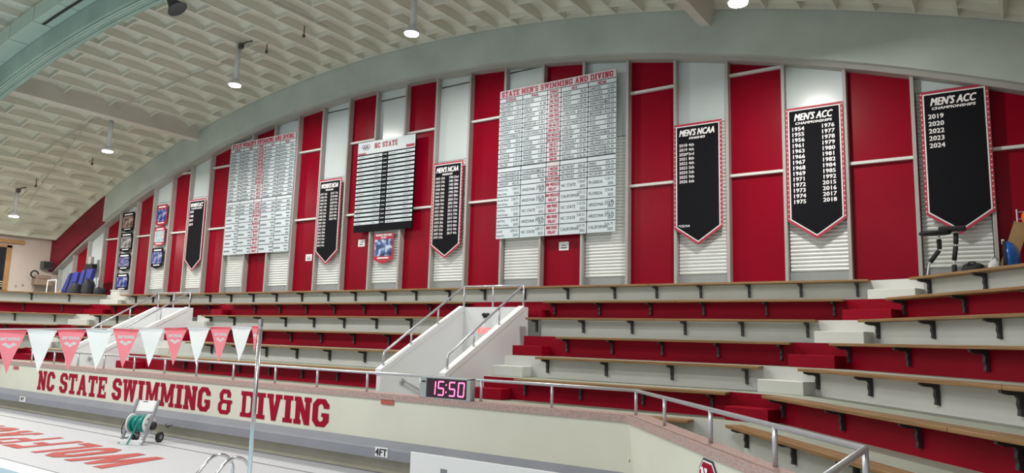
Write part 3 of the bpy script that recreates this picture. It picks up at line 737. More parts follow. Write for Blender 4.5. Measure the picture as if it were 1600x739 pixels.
for y in (-.28, .22):
    b = MB(); b.tube([(-.1, y, 0), (-.1, y, .55)], .03, 8); b.build('leg', ['tan_vinyl'], t)
b = MB(); b.tube([(0, -.36+.15*math.cos(a), 1.0+.15*math.sin(a)) for a in [i*math.pi/8 for i in range(13)]], .035, 8); b.build('coil', ['cloth_black'], t)
for y, z in ((-1.52, 4.22), (-1.25, 4.28)):
    b = MB(); b.box(0, .03, -.04, .04, -.05, .05); b.box(.03, .045, -.015, .015, -.02, .02)
    tag(b.build('wall_outlet', ['sill_grey'], None, (XL, y, z), bevel=.006), 'small dark wall box on the left side wall, %s the window frame' % ('nearest' if y < -1.4 else 'slightly right of'), 'wall box')
# ------------------------------------------------------------------ record boards
BY = -.05
EVT = ['50 FREE', '100 FREE', '200 FREE', '500 FREE', '1000 FREE', '1650 FREE', '100 BACK', '200 BACK', '100 BREAST', '200 BREAST', '100 FLY', '200 FLY', '200 IM', '400 IM']
REL = ['200 MEDLEY', '400 MEDLEY', '200 FREE', '400 FREE', '800 FREE']
MEN = {0: ['MCCARTY', 'MCCARTY', 'HERCZEG', 'IPSEN', 'PLASCHKA', 'NORMAN', 'STUART', 'STOKOWSKI', 'HUNTER', 'BOTTOM', 'BLOT', 'SLOANE', 'SLOANE', 'MILLER'],
       1: ['DRESSEL', 'IZZO', 'KIBLER', 'CARSON', 'CLARK', 'BRINEGAR', 'TOMMY', 'STOKOWSKI', 'LINK', 'FOSTER', 'GUILIANO', 'MAHER', 'MAREN', 'SANDERS'],
       3: ['ALEXY', 'ALEXY', 'ALEXY', 'HENVEAUX', 'CARLSON', 'YOTA', 'STOKOWSKI', 'LASCO', 'CHIDZEY', 'UNZUM', 'MAHONEY', 'AUBOING', 'LASCO', 'GILLMAN'],
       4: ['DRESSEL', 'CROOKS', 'HOBSON', 'MARCHAND', 'TAMBURR', 'BROUND', 'KOS', 'KOS', 'J SMITH', 'MARCHAND', 'LIENDO', 'URLANDO', 'MARCHAND', 'MARCHAND']}
TIM = {0: ['18.52', '41.1', '1:30.9', '4:10.3', '8:41.0', '14:33.8', '44.04', '1:36.9', '50.0', '1:50.9', '44.0', '1:37.3', '1:40.0', '3:37.4'],
       1: ['17.9', '41.38', '1:31.05', '4:08.9', '8:41.0', '14:30.1', '44.32', '1:38.7', '51.1', '1:51.3', '44.5', '1:38.4', '1:41.3', '3:40.1'],
       3: ['18.36', '40.36', '1:30.00', '4:08.79', '8:41.03', '14:24.43', '43.35', '1:35.41', '49.90', '1:48.57', '43.78', '1:37.52', '1:37.98', '3:36.36'],
       4: ['17.63', '39.83', '1:28.33', '4:02.31', '8:33.93', '14:12.08', '42.61', '1:34.21', '49.21', '1:46.35', '42.49', '1:36.41', '1:36.34', '3:28.82']}
DIV = ['1 METER', '3 METER', 'PLATFORM']
DV = {0: [('CALDERARO', '423.50'), ('CALDERARO', '473.80'), ('WRIGHT', '462.45')], 1: [('SCHNUERIGER', '444.20'), ('KINGLE', '467.40'), ('', 'NA')], 3: [('MCCRORY', '468.65'), ('MCCRORY', '521.40'), ('MCCRORY', '548.90')], 4: [('IPSEN', '475.10'), ('DORMAN', '529.10'), ('MCCRORY', '548.90')]}
RV = {0: [('Korstanje Curry', 'Hunter Curtiss', '1:20.67', '2024'), ('Korstanje Hoover', 'Hunter McCarty', '2:58.71', '2024'), ('Hay McCarty', 'Curtiss Korstanje', '1:13.71', '2025'), ('Hay McCarty', 'Williams Korstanje', '2:43.05', '2018'), ('Izzo Held', 'Hansen Dias', '6:05.31', '2018')],
      1: [('ARIZONA STATE', '1:20.40', '2024'), ('ARIZONA STATE', '2:57.36', '2024'), ('NC STATE', '1:15.11', '2025'), ('ARIZONA STATE', '2:45.05', '2024'), ('NC STATE', '6:09.17', '2022')],
      3: [('NC STATE', '1:20.67', '2025'), ('CALIFORNIA', '2:59.12', '2025'), ('NC STATE', '1:13.73', '2026'), ('NC STATE', '2:43.21', '2026'), ('CALIFORNIA', '5:59.75', '2025')],
      4: [('FLORIDA', '1:20.15', '2026'), ('FLORIDA', '2:56.66', '2025'), ('ARIZONA STATE', '1:12.48', '2026'), ('ARIZONA STATE', '2:42.15', '2026'), ('CALIFORNIA', '5:56.75', '2025')]}
def record_board(x0, W_, zb, H_, title, label, legible):
    t = thing('record_board', label, 'record board', (x0, BY, zb))
    b = MB(); b.box(0, W_, 0, .045, 0, H_); b.build('panel', ['board_white'], t)
    col = [0, .213, .435, .552, .779, 1.0]; col = [c*W_ for c in col]
    fr = [0, .054, .085]+[.085+.444*(i+1)/14 for i in range(14)]+[.56]+[.56+.032*(i+1) for i in range(3)]+[.656+.0688*(i+1) for i in range(5)]
    zf = [H_*(1-f) for f in fr]
    b = MB(); b.box(col[2], col[3], -.003, .01, zf[-1], zf[1]); b.box(0, W_, -.003, .01, zf[1], zf[0]); b.build('event_column', ['board_pink'], t)
    b = MB()
    for i, z in enumerate(zf[1:-1]):
        hh = .009 if i not in (15,) else .016
        b.box(0, W_, -.006, 0, z-hh, z+hh)
    for c in col[1:5]: b.box(c-.008, c+.008, -.006, 0, 0, zf[1])
    b.build('grid_lines', ['ink_black'], t)
    b = MB(); lay_ = 0
    for p in block_text(title, .155, .06, zf[1]+.035, W_-.14, .10): lay_ = (lay_+1) % 9; b.poly([(px, -.006-.0005*lay_, pz) for px, pz in p])
    yy = -.007; th = .072
    def put(s, x, z, al, h=th, sx=.8, fat=.003): b.add(text2d(s, h, x, z, al, sx, 0, fat), lambda v: (v[0], yy, v[1]))
    for i, s in enumerate(('SCHOOL', 'POOL', 'EVENT', 'ACC', 'NCAA')): put(s, (col[i]+col[i+1])/2, zf[2]+.026, 'c')
    for i, s in enumerate(EVT): put(s, (col[2]+col[3])/2, zf[3+i]+.028, 'c', th, .72)
    for i, s in enumerate(DIV): put(s, (col[2]+col[3])/2, zf[18+i]+.028, 'c', th, .72)
    for i, s in enumerate(REL):
        put(s, (col[2]+col[3])/2, zf[21+i]+.165, 'c', .075, .72); put('RELAY', (col[2]+col[3])/2, zf[21+i]+.045, 'c', .075, .72)
    b.build('red_lettering', ['ink_red'], t)['kind'] = 'stuff'
    b = MB(); rnd = random.Random(3)
    def dash(x, z, w, h=.05, al='l'):                # lettering too small to read in the photograph
        x = x-w if al == 'r' else x; e = x+w; n_ = 0
        while x < e:
            q = rnd.uniform(.018, .034); b.quad((x, yy, z), (x+q, yy, z), (x+q, yy, z+h), (x, yy, z+h)); x += q+.022
    for c in (0, 1, 3, 4):
        xl, xr_ = col[c]+.05, col[c+1]-.05
        for i in range(14):
            if legible: put(MEN[c][i], xl, zf[3+i]+.028, 'l', th, .8, 0); put(TIM[c][i], xr_, zf[3+i]+.028, 'r', th, .8, 0)
            else: dash(xl, zf[3+i]+.03, rnd.uniform(.22, .36)); dash(xr_, zf[3+i]+.03, .18, .05, 'r')
        for i in range(3):
            if legible: put(DV[c][i][0], xl, zf[18+i]+.028, 'l', th, .74, 0); put(DV[c][i][1], xr_, zf[18+i]+.028, 'r', th, .74, 0)
            else: dash(xl, zf[18+i]+.03, rnd.uniform(.2, .3)); dash(xr_, zf[18+i]+.03, .18, .05, 'r')
        for i in range(5):
            z = zf[21+i]
            if legible:
                r = RV[c][i]
                if c == 0: put(r[0], xl-.03, z+.165, 'l', .062, .52, 0); put(r[1], xl-.03, z+.05, 'l', .062, .52, 0)
                else: put(r[0], xl, z+.10, 'l', .078, .8, 0)
                put(r[-2], xr_, z+.165, 'r', .07, .74, 0); put(r[-1], xr_, z+.045, 'r', .07, .74, 0)
            else:
                dash(xl, z+.10, .3, .06); dash(xr_, z+.16, .17, .05, 'r'); dash(xr_, z+.05, .13, .05, 'r')
    b.build('black_lettering', ['ink_grey'], t)['kind'] = 'stuff'
record_board(-11.42, 3.56, 5.16, 4.14, "STATE MEN'S SWIMMING AND DIVING", "white STATE MEN'S SWIMMING AND DIVING record board high on the wall", True)
record_board(-23.60, 3.58, 5.22, 4.14, "STATE WOMEN'S SWIMMING AND DIVING", "white STATE WOMEN'S SWIMMING AND DIVING record board on the left half of the wall", False)
# middle black and white board
t = thing('honour_board', 'black and white striped NC STATE board with rings, centred on the wall', 'record board', (-16.92, BY, 5.66)); W_, H_ = 2.42, 2.87
b = MB(); b.box(0, W_, 0, .045, 0, H_); b.build('panel', ['banner_black'], t)
b = MB(); b.box(0, W_, -.004, .01, H_-.40, H_); b.build('header', ['board_white'], t)
rows = 17; z1 = H_-.44; z0_ = .17; ph = (z1-z0_)/rows
for i in range(rows):
    for xa, xb in ((.0, 1.08), (1.34, W_)):
        b = MB(); b.box(xa, xb, -.004, .01, z0_+ph*i+.052, z0_+ph*(i+1)); b.build('name_strip', ['board_white'], t)
b = MB(); lay_ = 0
for p in block_text('NC STATE', .17, .72, H_-.25, .98, .10): lay_ = (lay_+1) % 9; b.poly([(px, -.008-.0005*lay_, pz) for px, pz in p])
b.box(.02, .36, -.007, -.005, H_-.395, H_-.345); b.box(W_-.36, W_-.02, -.007, -.005, H_-.37, H_-.29); b.build('red_lettering', ['ink_red'], t)
rc = [((.24, H_-.15), 'ball_blue'), ((.35, H_-.15), 'ink_black'), ((.46, H_-.15), 'ink_red'), ((.295, H_-.205), 'ball_orange'), ((.405, H_-.205), 'hose_green')]
for (cx_, cz_), m in rc:
    b = MB(); b.tube([(cx_+.058*math.cos(a), -.008, cz_+.058*math.sin(a)) for a in [i*math.pi/12 for i in range(24)]], .008, 5, closed=True); b.build('ring', [m], t)
b = MB(); rnd = random.Random(5)
for i in range(rows):
    z = z0_+ph*i+.075
    for x in (.08, .78, 1.40, 2.05):
        e = x+rnd.uniform(.12, .3)
        while x < e: q = rnd.uniform(.015, .03); b.quad((x, -.007, z), (x+q, -.007, z), (x+q, -.007, z+.026), (x, -.007, z+.026)); x += q+.02
b.build('small_lettering', ['ink_grey'], t)['kind'] = 'stuff'
b = MB()
for i in range(rows):
    z = z0_+ph*i+.07
    for x in (1.13, 1.17, 1.21, 1.25): b.quad((x, -.006, z), (x+.026, -.006, z), (x+.026, -.006, z+.035), (x, -.006, z+.035))
b.build('year_lettering', ['board_white'], t)['kind'] = 'stuff'
# ------------------------------------------------------------------ championship banners
def outline(w, hs, ht): return [(-w/2, ht), (w/2, ht), (w/2, hs), (0, 0), (-w/2, hs)]
def inset(w, hs, ht, d):
    k = d*math.hypot(w/2, hs)/(w/2)
    return [(-w/2+d, ht-d), (w/2-d, ht-d), (w/2-d, hs+k-hs*d/(w/2)), (0, k), (-w/2+d, hs+k-hs*d/(w/2))]
def banner(xc, zt, zs, zb, w, head, sub, cols, label, th, legible=True, foot=()):
    hs, ht = zs-zb, zt-zb
    t = thing('championship_banner', label, 'banner', (xc, -.03, zb))
    for nm, m, d, y in (('red_border', 'banner_red', 0, 0), ('white_line', 'banner_white', .05, -.003), ('black_field', 'banner_black', .075, -.006)):
        b = MB(); b.prism(inset(w, hs, ht, d), 'y', y, y+.012); b.build(nm, [m], t)
    b = MB(); yy = -.010
    def put(s, x, z, h, al='l', sx=1.0, shear=0., fat=.004, fit=None): b.add(text2d(s, h, x, z, al, sx, shear, fat, fit), lambda v: (v[0], yy, v[1]))
    put(head, -.02, ht-.295, .145, 'c', 1, .2, .008, w*(.74 if len(head) > 9 else .66)); put(sub, -.01, ht-.385, .05, 'c', 1, .2, .004, w*(.64 if len(sub) > 9 else .34))
    for cx_, items, z0, dz in cols:
        for i, s in enumerate(items): put(s, cx_, z0-dz*i, th, 'l', 1, 0, .004 if len(s) < 5 else .002, w*(.235 if len(s) < 5 else .32))
    for s, x, z in foot: put(s, x, z, .05, 'l', 1, 0, .002)
    b.build('lettering', ['print_white'], t)['kind'] = 'stuff'
    # grommets down both hems
    b = MB()
    for sx in (-1, 1):
        for i in range(24):
            z = hs+.05+(ht-hs-.1)*i/23; x = sx*(w/2-.022)
            b.quad((x-.009, -.004, z-.012), (x+.009, -.004, z-.012), (x+.009, -.004, z+.012), (x-.009, -.004, z+.012))
    b.build('lacing', ['banner_white'], t)['kind'] = 'stuff'
Y1 = ['1954', '1955', '1956', '1961', '1963', '1966', '1967', '1968', '1969', '1971', '1972', '1973', '1974', '1975']
Y2 = ['1976', '1977', '1978', '1979', '1980', '1981', '1982', '1984', '1985', '1992', '2015', '2016', '2017', '2018']
banner(-.68, 7.53, 5.09, 4.68, 1.14, "MEN'S ACC", 'CHAMPIONSHIPS', [(-.44, ['2019', '2020', '2022', '2023', '2024'], 2.29, .145)], "black banner MEN'S ACC CHAMPIONSHIPS listing only 2019 to 2024, at the right", .088)
banner(-3.23, 7.60, 5.13, 4.73, 1.15, "MEN'S ACC", 'CHAMPIONSHIPS', [(-.46, Y1, 2.35, .122), (.14, Y2, 2.35, .122)], "black banner MEN'S ACC CHAMPIONSHIPS with two columns of years from 1954", .082)
banner(-5.78, 7.60, 5.12, 4.73, 1.14, "MEN'S NCAA", 'FINISHES', [(-.44, ['2018 4th', '2019 4th', '2020*3rd', '2021 8th', '2022 4th', '2023 5th', '2024 5th', '2025 9th', '2026 6th'], 2.32, .108)], "black banner MEN'S NCAA FINISHES with a single column from 2018", .066, foot=[('*CSCAA', -.46, .42)])
NC1 = ['1953 12th', '1954 17th', '1955 6th', '1956 9th', '1963 10th', '1964 13th', '1966 16th', '1968 9th', '1971 11th', '1972 18th', '1973 14th', '1974 12th', '1975 8th', '1976 17th', '1977 15th', '1978 16th', '1979 17th']
NC2 = ['1980 22nd', '1981 29th', '1982 28th', '1984 26th', '1996 39th', '1997 28th', '2000 21st', '2002 30th', '2010 17th', '2011 25th', '2012 17th', '2013 12th', '2014 10th', '2015 8th', '2016 4th', '2017 4th']
banner(-13.21, 7.51, 5.08, 4.71, 1.10, "MEN'S NCAA", 'FINISHES', [(-.44, NC1, 2.30, .108), (.06, NC2, 2.30, .108)], "black banner MEN'S NCAA FINISHES with two columns, left of the men's record board", .066)
WN1 = ['1977 12th', '1978 7th', '1979 5th', '1980 7th', '1981 12th', '1982 19th', '1983 22nd', '1989 29th', '1990 31st', '2001 30th', '2010 37th', '2011 35th', '2012 28th', '2013 20th', '2014 15th', '2015 16th', '2016 9th']
WN2 = ['2017 7th', '2018 8th', '2019 9th', '2020*5th', '2021 2nd', '2022 5th', '2023 4th', '2024 8th', '2025 9th']
banner(-18.15, 7.51, 5.12, 4.69, 1.08, "WOMEN'S NCAA", 'FINISHES', [(-.44, WN1, 2.30, .106), (.06, WN2, 2.30, .106)], "black banner WOMEN'S NCAA FINISHES just left of the striped NC STATE board", .064)
banner(-25.53, 7.47, 5.11, 4.69, 1.08, "WOMEN'S ACC", 'CHAMPIONSHIPS', [(-.42, ['1979', '1980', '2017', '2019'], 2.25, .16)], "long black banner WOMEN'S ACC CHAMPIONSHIPS left of the women's record board", .085)
# ------------------------------------------------------------------ picture posters
def poster(x0, x1, zt, zs, zb, edge, photo, head, headcol, label, y=-.03, bandf=.2):
    w = x1-x0; ht = zt-zb; hs = zs-zb
    t = thing('record_poster', label, 'poster', ((x0+x1)/2, y, zb))
    b = MB(); b.prism(outline(w, hs, ht), 'y', 0, .012); b.build('sheet', [edge], t)
    b = MB(); b.box(-w/2+.05, w/2-.05, -.004, 0, hs+.10, ht-ht*bandf); b.build('photo', [photo], t)
    b = MB()
    if head:
        for i, s in enumerate(head): b.add(text2d(s, .062 if i == 0 else .04, 0, ht-.09-i*.065, 'c', .9, 0, .004), lambda v: (v[0], -.004, v[1]))
    else:
        b.box(-w/2+.13, w/2-.13, -.005, 0, ht-.12, ht-.06)
    b.box(-w*.28, w*.28, -.005, 0, hs+.02, hs+.06)
    b.build('print_lines', [headcol], t)
poster(-16.08, -15.25, 5.58, 4.78, 4.63, 'banner_red', 'photo_swim', ['WORLD RECORD', 'HOLDER'], 'print_white', 'small red WORLD RECORD picture poster under the striped NC STATE board', .02)
for i, (zt, zs, zb, ph_, nm) in enumerate(((7.36, 6.58, 6.49, 'photo_skin', 'topmost'), (6.49, 5.72, 5.63, 'photo_grey', 'second'), (5.61, 4.94, 4.86, 'photo_team', 'third'), (4.78, 4.08, 4.0, 'photo_blue', 'lowest'))):
    poster(-30.97, -30.08, zt-.02, zs, zb, 'banner_black', ph_, None, 'print_white', '%s of four black-edged team picture posters in the far left column' % nm, .02)
poster(-28.40, -27.64, 7.46, 6.68, 6.58, 'banner_red', 'photo_blue', None, 'print_white', 'red-edged swimmer poster, topmost of three in the second column', .02)
poster(-28.42, -27.66, 6.56, 5.84, 5.78, 'banner_red', 'photo_sky', None, 'print_white', 'red-edged poster with a light blue picture, middle of three', .02)
poster(-28.45, -27.66, 5.71, 4.98, 4.87, 'banner_black', 'photo_blue', None, 'print_white', 'dark-edged swimmer poster, lowest of three in the second column', .02)
for x, z, w, lb in ((-19.36, 4.88, .31, 'small white notice on the red panel under the women\'s banner, left'), (-16.92, 5.24, .29, 'small white notice on red panel left of the world record poster'), (-9.57, 4.79, .29, 'small white notice on red panel under the men\'s record board')):
    t = thing('paper_notice', lb, 'notice', (x*1.0, .18, z)); b = MB(); b.box(0, w, 0, .008, 0, .22); b.build('sheet', ['white_plastic'], t)
    b = MB(); b.box(.08, w-.08, -.002, 0, .12, .14); b.box(.06, w-.06, -.002, 0, .05, .08); b.build('print_lines', ['ink_grey'], t)
# ------------------------------------------------------------------ pendant lamps
def lamp(x, y, zl, label):
    t = thing('pendant_lamp', label, 'lamp', (x, y, zl)); zr = roof_z(x)+.05; s = .2
    b = MB(); b.tube([(s*.2, 0, .12), (s*.2, 0, zr-zl)], .075, 14); b.build('stem', ['lamp_grey'], t, smooth=True)
    b = MB(); b.lathe([(.06, .20), (.10, .15), (.17, .10), (.195, .03), (.195, .0)], seg=24); b.build('housing', ['lamp_grey'], t, smooth=True)
    b = MB(); b.lathe([(.18, .01), (.165, -.03), (.08, -.04)], seg=24); b.build('lens', ['lamp_lens'], t, smooth=True)
    b = MB(); b.tube([(.1, 0, zr-zl-.08), (.35, .05, zr-zl-.02), (.55, .1, zr-zl-.02)], .025, 6); b.box(.1, .22, -.06, .06, zr-zl-.2, zr-zl-.05); b.build('junction_box', ['wire_dark'], t)
    l = bpy.data.lights.new('lamp_glow', 'AREA'); l.shape = 'DISK'; l.size = .4; l.energy = LAMP_POWER; l.color = (1, .97, .90)
    o = bpy.data.objects.new('lamp_glow', l); COL.objects.link(o); o.location = (x, y, zl-.07)
lamp(-18.91, -3.3, 9.82, 'white pendant lamp on a thick stem above the women\'s record board')
lamp(-26.05, -3.3, 8.66, 'white pendant lamp hanging beside the left purlin beam')
lamp(-11.84, -3.3, 9.88, 'white pendant lamp at top centre, left of the men\'s record board')
lamp(-3.81, -3.3, 8.70, 'pendant lamp at the top right edge, only its bright lens showing')
lamp(-32.7, -3.4, 6.80, 'white pendant lamp at the far left above the pinkish side wall')
# thin conduits and hangers under the coffers
for i, (xa, ya, xb, yb, lb) in enumerate(((-30.5, -4.0, -18.4, -2.6, 'thin pale conduit crossing the coffers to the lamp by the women\'s board'), (-15.75, -6.2, -15.75, -2.6, 'thin pale conduit running along a rib at the top edge left of centre'), (-34, -2.5, -27, -3.6, 'thin pale conduit running between the two leftmost lamps'))):
    b = MB(); b.tube([(xa+(xb-xa)*f/10, ya+(yb-ya)*f/10, roof_z(xa+(xb-xa)*f/10)-.03) for f in range(11)], .018, 6); tag(b.build('ceiling_conduit', ['conduit']), lb, 'conduit')
for x, y, lb in ((-16.4, -2.9, 'small dark hanger dangling from the coffers near the top centre'), (-11.0, -3.0, 'small dark hanger beside the top centre lamp'), (-18.2, -2.8, 'small dark hanger right of the lamp above the women\'s board'), (-29.4, -2.2, 'small dark hanger in front of the red end of the arch'), (-31.8, -3.1, 'small dark hanger above the far left lamp')):
    b = MB(); b.tube([(0, 0, .06), (0, 0, -.22)], .018, 6); b.lathe([(.02, -.30), (.05, -.27), (.05, -.22), (.02, -.20)], seg=8); tag(b.build('ceiling_hanger', ['wire_dark'], None, (x, y, roof_z(x))), lb, 'hanger')
# horn loudspeaker near the top edge
t = thing('horn_speaker', 'dark grey horn loudspeaker hanging from the ceiling at the top left edge', 'speaker', (-17.32, -6.2, 10.66))
b = MB(); b.lathe([(.09, .55), (.10, .36), (.13, .24), (.18, .11), (.26, 0.0), (.23, .01)], seg=24); o = b.build('horn', ['speaker_dark'], t, smooth=True); o.rotation_euler = Vector((-.5, -.34, .8)).to_track_quat('Z', 'Y').to_euler()
b = MB(); b.tube([(0, 0, .5), (0, 0, .9)], .04, 8); b.build('hanger', ['slot_black'], t)
# ------------------------------------------------------------------ backstroke flags
t = thing('flag_pole', 'slim steel backstroke flag pole standing on the deck by the pool ladder', 'pole', (-8.515, -9.58, 0))
b = MB(); b.tube([(0, 0, .0), (0, 0, 2.60)], .030, 12); b.build('shaft', ['chrome'], t, smooth=True)
b = MB(); b.lathe([(.06, 0), (.06, .03), (.035, .05)], seg=14); b.build('base_collar', ['chrome'], t)
b = MB(); b.tube([(0, 0, 2.56), (0, 0, 2.66)], .036, 12); b.build('top_cap', ['chrome'], t)
rope_a = Vector((-8.515, -9.58, 2.575)); rope_b = Vector((-9.02, -13.9, 2.40))
def rope_pt(f): p = rope_a.lerp(rope_b, f); p.z -= .02*math.sin(math.pi*f); return p
b = MB(); b.tube([rope_pt(i/20) for i in range(21)], .008, 6); tag(b.build('flag_rope', ['rope']), 'pale rope strung from the flag pole carrying the pennants', 'rope')
Ltot = (rope_b-rope_a).length
dirv = (rope_b-rope_a).normalized(); flag_ang = math.atan2(-dirv.y, -dirv.x)   # local x runs towards the pole
ORD = ['first', 'second', 'third', 'fourth', 'fifth', 'sixth', 'seventh', 'eighth', 'ninth', 'tenth', 'eleventh', 'twelfth']
for i in range(-1, 10):
    pink = i % 2 != 0; s0 = .128+.294*i
    w = .288; h = .455; n = 8
    if i < 0: s0 = .02; w = .10; h = .36
    mid = rope_pt((s0+w/2+.003)/Ltot)-Vector((0, 0, .016))
    t = thing('pennant', '%s triangular %s pennant from the flag pole%s' % (ORD[i+1], 'pink' if pink else 'white', ' with a white maker logo' if pink else ''), 'pennant', mid, flag_ang, 'pennants on the flag rope')
    b = MB(); rnd = random.Random(i); ph_ = rnd.uniform(0, 6)
    def wob(x, z): return .010*math.sin(ph_+x*14+z*7)+.006*math.sin(2*ph_+z*16)
    V = []; 
    for r in range(n+1):
        f = r/n; hw = w/2*(1-f)
        for c in range(5):
            x = -hw+2*hw*c/4; z = -h*f; V.append((x, wob(x, z), z))
    b.v = V
    for r in range(n):
        for c in range(4):
            q = r*5+c; b.f.append((q, q+5, q+6, q+1)); b.m.append(0)
    b.build('cloth', ['flag_pink' if pink else 'flag_white'], t, smooth=True)
    b = MB(); b.box(-w/2, w/2, -.006, .006, -.016, .006); b.build('hem', ['flag_white' if not pink else 'flag_pink'], t)
    if pink:
        b = MB(); f_ = lambda v: (v[0], wob(v[0], v[1])-.006, v[1])
        b.add(text2d('arena', .050, 0, -.105, 'c', 1.05, 0, .004), f_)
        dm = lambda cx_, cz_, a, c, q=1.25: [f_((cx_-a, cz_)), f_((cx_, cz_-c)), f_((cx_+a, cz_)), f_((cx_, cz_+c))]
        if i < 0: b = MB()
        b.poly(dm(-.038*(i >= 0), -.148+.03*(i < 0), .034, .021)); b.poly(dm(.038, -.148, .034, .021) if i >= 0 else dm(0, -.10, .02, .01)); b.poly(dm(0, -.170, .034, .021) if i >= 0 else dm(0, -.15, .02, .01))
        b.build('logo_print', ['print_white'], t)
# ------------------------------------------------------------------ pool ladder grab rails
for i, (x, lb) in enumerate(((-9.40, 'left curved steel grab rail of the pool ladder'), (-9.02, 'right curved steel grab rail of the pool ladder'))):
    t = thing('grab_rail', lb, 'grab rail', (x, -9.35, 0), 0, 'pool ladder grab rails')
    pts = [(0, .15, 0), (0, .15, .45)]+[(0, -.10+.25*math.cos(a), .50+.25*math.sin(a)) for a in [math.pi*k/10 for k in range(11)]][1:9]+[(0, -.42, .52), (0, -.62, .15), (0, -.66, -.3)]
    b = MB(); b.tube(pts, .024, 12); b.build('tube', ['chrome'], t, smooth=True)
    b = MB(); b.lathe([(.055, .0), (.055, .02), (.03, .035)], (0, .15, 0), 14); b.build('flange', ['chrome'], t)
# ------------------------------------------------------------------ white deck panel
t = thing('deck_screen', 'low white panel with a grey label plate standing on the deck at bottom centre', 'screen', (-7.66, -7.35, 0))
b = MB(); b.box(0, 3.0, 0, .03, .04, .75); b.build('panel', ['white_plastic'], t, bevel=.005)
b = MB(); b.box(.60, .72, -.006, 0, .40, .57); b.build('label_plate', ['reel_grey'], t)
for x in (.3, 2.7):
    b = MB(); b.box(x-.03, x+.03, -.2, .23, 0, .05); b.build('foot', ['white_plastic'], t)
# ------------------------------------------------------------------ hose reel cart
t = thing('hose_reel', 'wheeled hose reel cart with teal garden hose on the pool deck', 'hose reel', (-16.0, -6.85, 0), math.radians(24))
def slope(y): return y
for s in (-.26, .26):
    b = MB(); b.tube([(s, -.32, .02), (s, -.25, .10), (s, .16, .92)], .034, 8); b.build('side_rail', ['reel_grey'], t)
b = MB(); b.box(-.28, .28, -.33, -.24, 0, .10); b.build('foot_tray', ['white_plastic'], t, bevel=.008)
b = MB(); b.prism([(.06, .68), (.085, .68), (.185, .90), (.16, .90)], 'x', -.24, .24); b.build('handle_panel', ['white_plastic'], t)
b = MB(); b.box(-.12, -.0, .145, .15, .855, .885); b.build('handle_slot', ['slot_black'], t)
for s in (-.21, .21):
    b = MB(); b.lathe([(.20, -.015), (.215, 0), (.20, .015)], (s, -.04, .42), 24, axis='x'); b.build('flange', ['white_plastic'], t)
    b = MB()
    for a in range(6):
        an = a*math.pi/3; b.lathe([(.03, -.02), (.03, .02)], (s, -.04+.13*math.cos(an), .42+.13*math.sin(an)), 8, axis='x')
    b.build('flange_holes', ['reel_grey'], t)
b = MB(); hp = []
for k in range(160):
    a = k*2*math.pi/16; lay = .165+.012*math.sin(k*.31); hp.append((-.17+.34*abs(((k/40) % 2)-1), -.04+lay*math.cos(a), .42+lay*math.sin(a)))
b.tube(hp, .020, 7); b.lathe([(.15, -.19), (.15, .19)], (0, -.04, .42), 20, axis='x'); b.build('hose', ['hose_green'], t, smooth=True)
b = MB(); b.tube([(.06, -.22, .45), (.04, -.28, .3), (0, -.34, .12), (-.04, -.38, .01)], .014, 7); b.build('hose_tail', ['hose_green'], t)
b = MB(); b.tube([(-.30, -.06+.17*math.cos(a), .30+.20*math.sin(a)) for a in [i*math.pi/8+.8 for i in range(12)]], .012, 6); b.build('loose_hose', ['rubber'], t)
b = MB(); b.lathe([(.06, .22), (.09, .26), (.09, .30), (.05, .33)], (0, .02, .38), 14, axis='x'); b.build('crank_hub', ['rubber'], t)
for s in (-.30, .30):
    b = MB(); b.lathe([(.07, -.03), (.115, -.028), (.115, .028), (.07, .03)], (s, .24, .115), 20, axis='x'); w = b.build('wheel', ['rubber'], t)
    b2 = MB(); b2.lathe([(.05, -.034), (.05, .034)], (s, .24, .115), 14, axis='x'); b2.build('hub_cap', ['reel_grey'], w)
b = MB(); b.tube([(-.33, .24, .115), (.33, .24, .115)], .012, 8); b.tube([(-.26, -.1, .3), (-.26, .24, .115)], .014, 8); b.tube([(.26, -.1, .3), (.26, .24, .115)], .014, 8); b.build('axle', ['galvanised'], t)
# ------------------------------------------------------------------ gear on the top ledge, right
Z0 = TK(0)
t = thing('treatment_table', 'black jointed fitness bench with padded legs on the right end of the top ledge', 'fitness bench', (-1.0, -.45, Z0))
b = MB(); b.lathe([(.05, -.035), (.25, -.03), (.27, 0), (.25, .03), (.05, .035)], (-.08, 0, .88), 20); o = b.build('seat_pad', ['cloth_black'], t, smooth=True); o.scale = (1, .7, 1)
b = MB(); b.box(-.02, .42, -.12, .12, .90, .985); b.build('back_pad', ['cloth_black'], t, bevel=.03)
b = MB(); b.tube([(-.02, 0, .86), (-.02, 0, .60), (-.20, 0, .30), (-.25, 0, .02)], .018, 8); b.build('leg', ['galvanised'], t)
b = MB(); b.tube([(.26, 0, .92), (.24, 0, .6), (.20, 0, .3), (.20, 0, .01)], .018, 8); b.build('leg', ['galvanised'], t)
for p0, p1 in (((-.02, 0, .76), (-.02, 0, .58)), ((-.03, 0, .55), (-.18, 0, .34)), ((.255, 0, .86), (.245, 0, .66)), ((.24, 0, .62), (.205, 0, .36)), ((.20, 0, .28), (.20, 0, .08))):
    b = MB(); b.tube([p0, p1], .042, 10); b.build('foam_roll', ['cloth_black'], t, smooth=True)
b = MB(); b.box(-.30, -.20, -.06, .06, 0, .05); b.build('foot', ['cloth_black'], t)
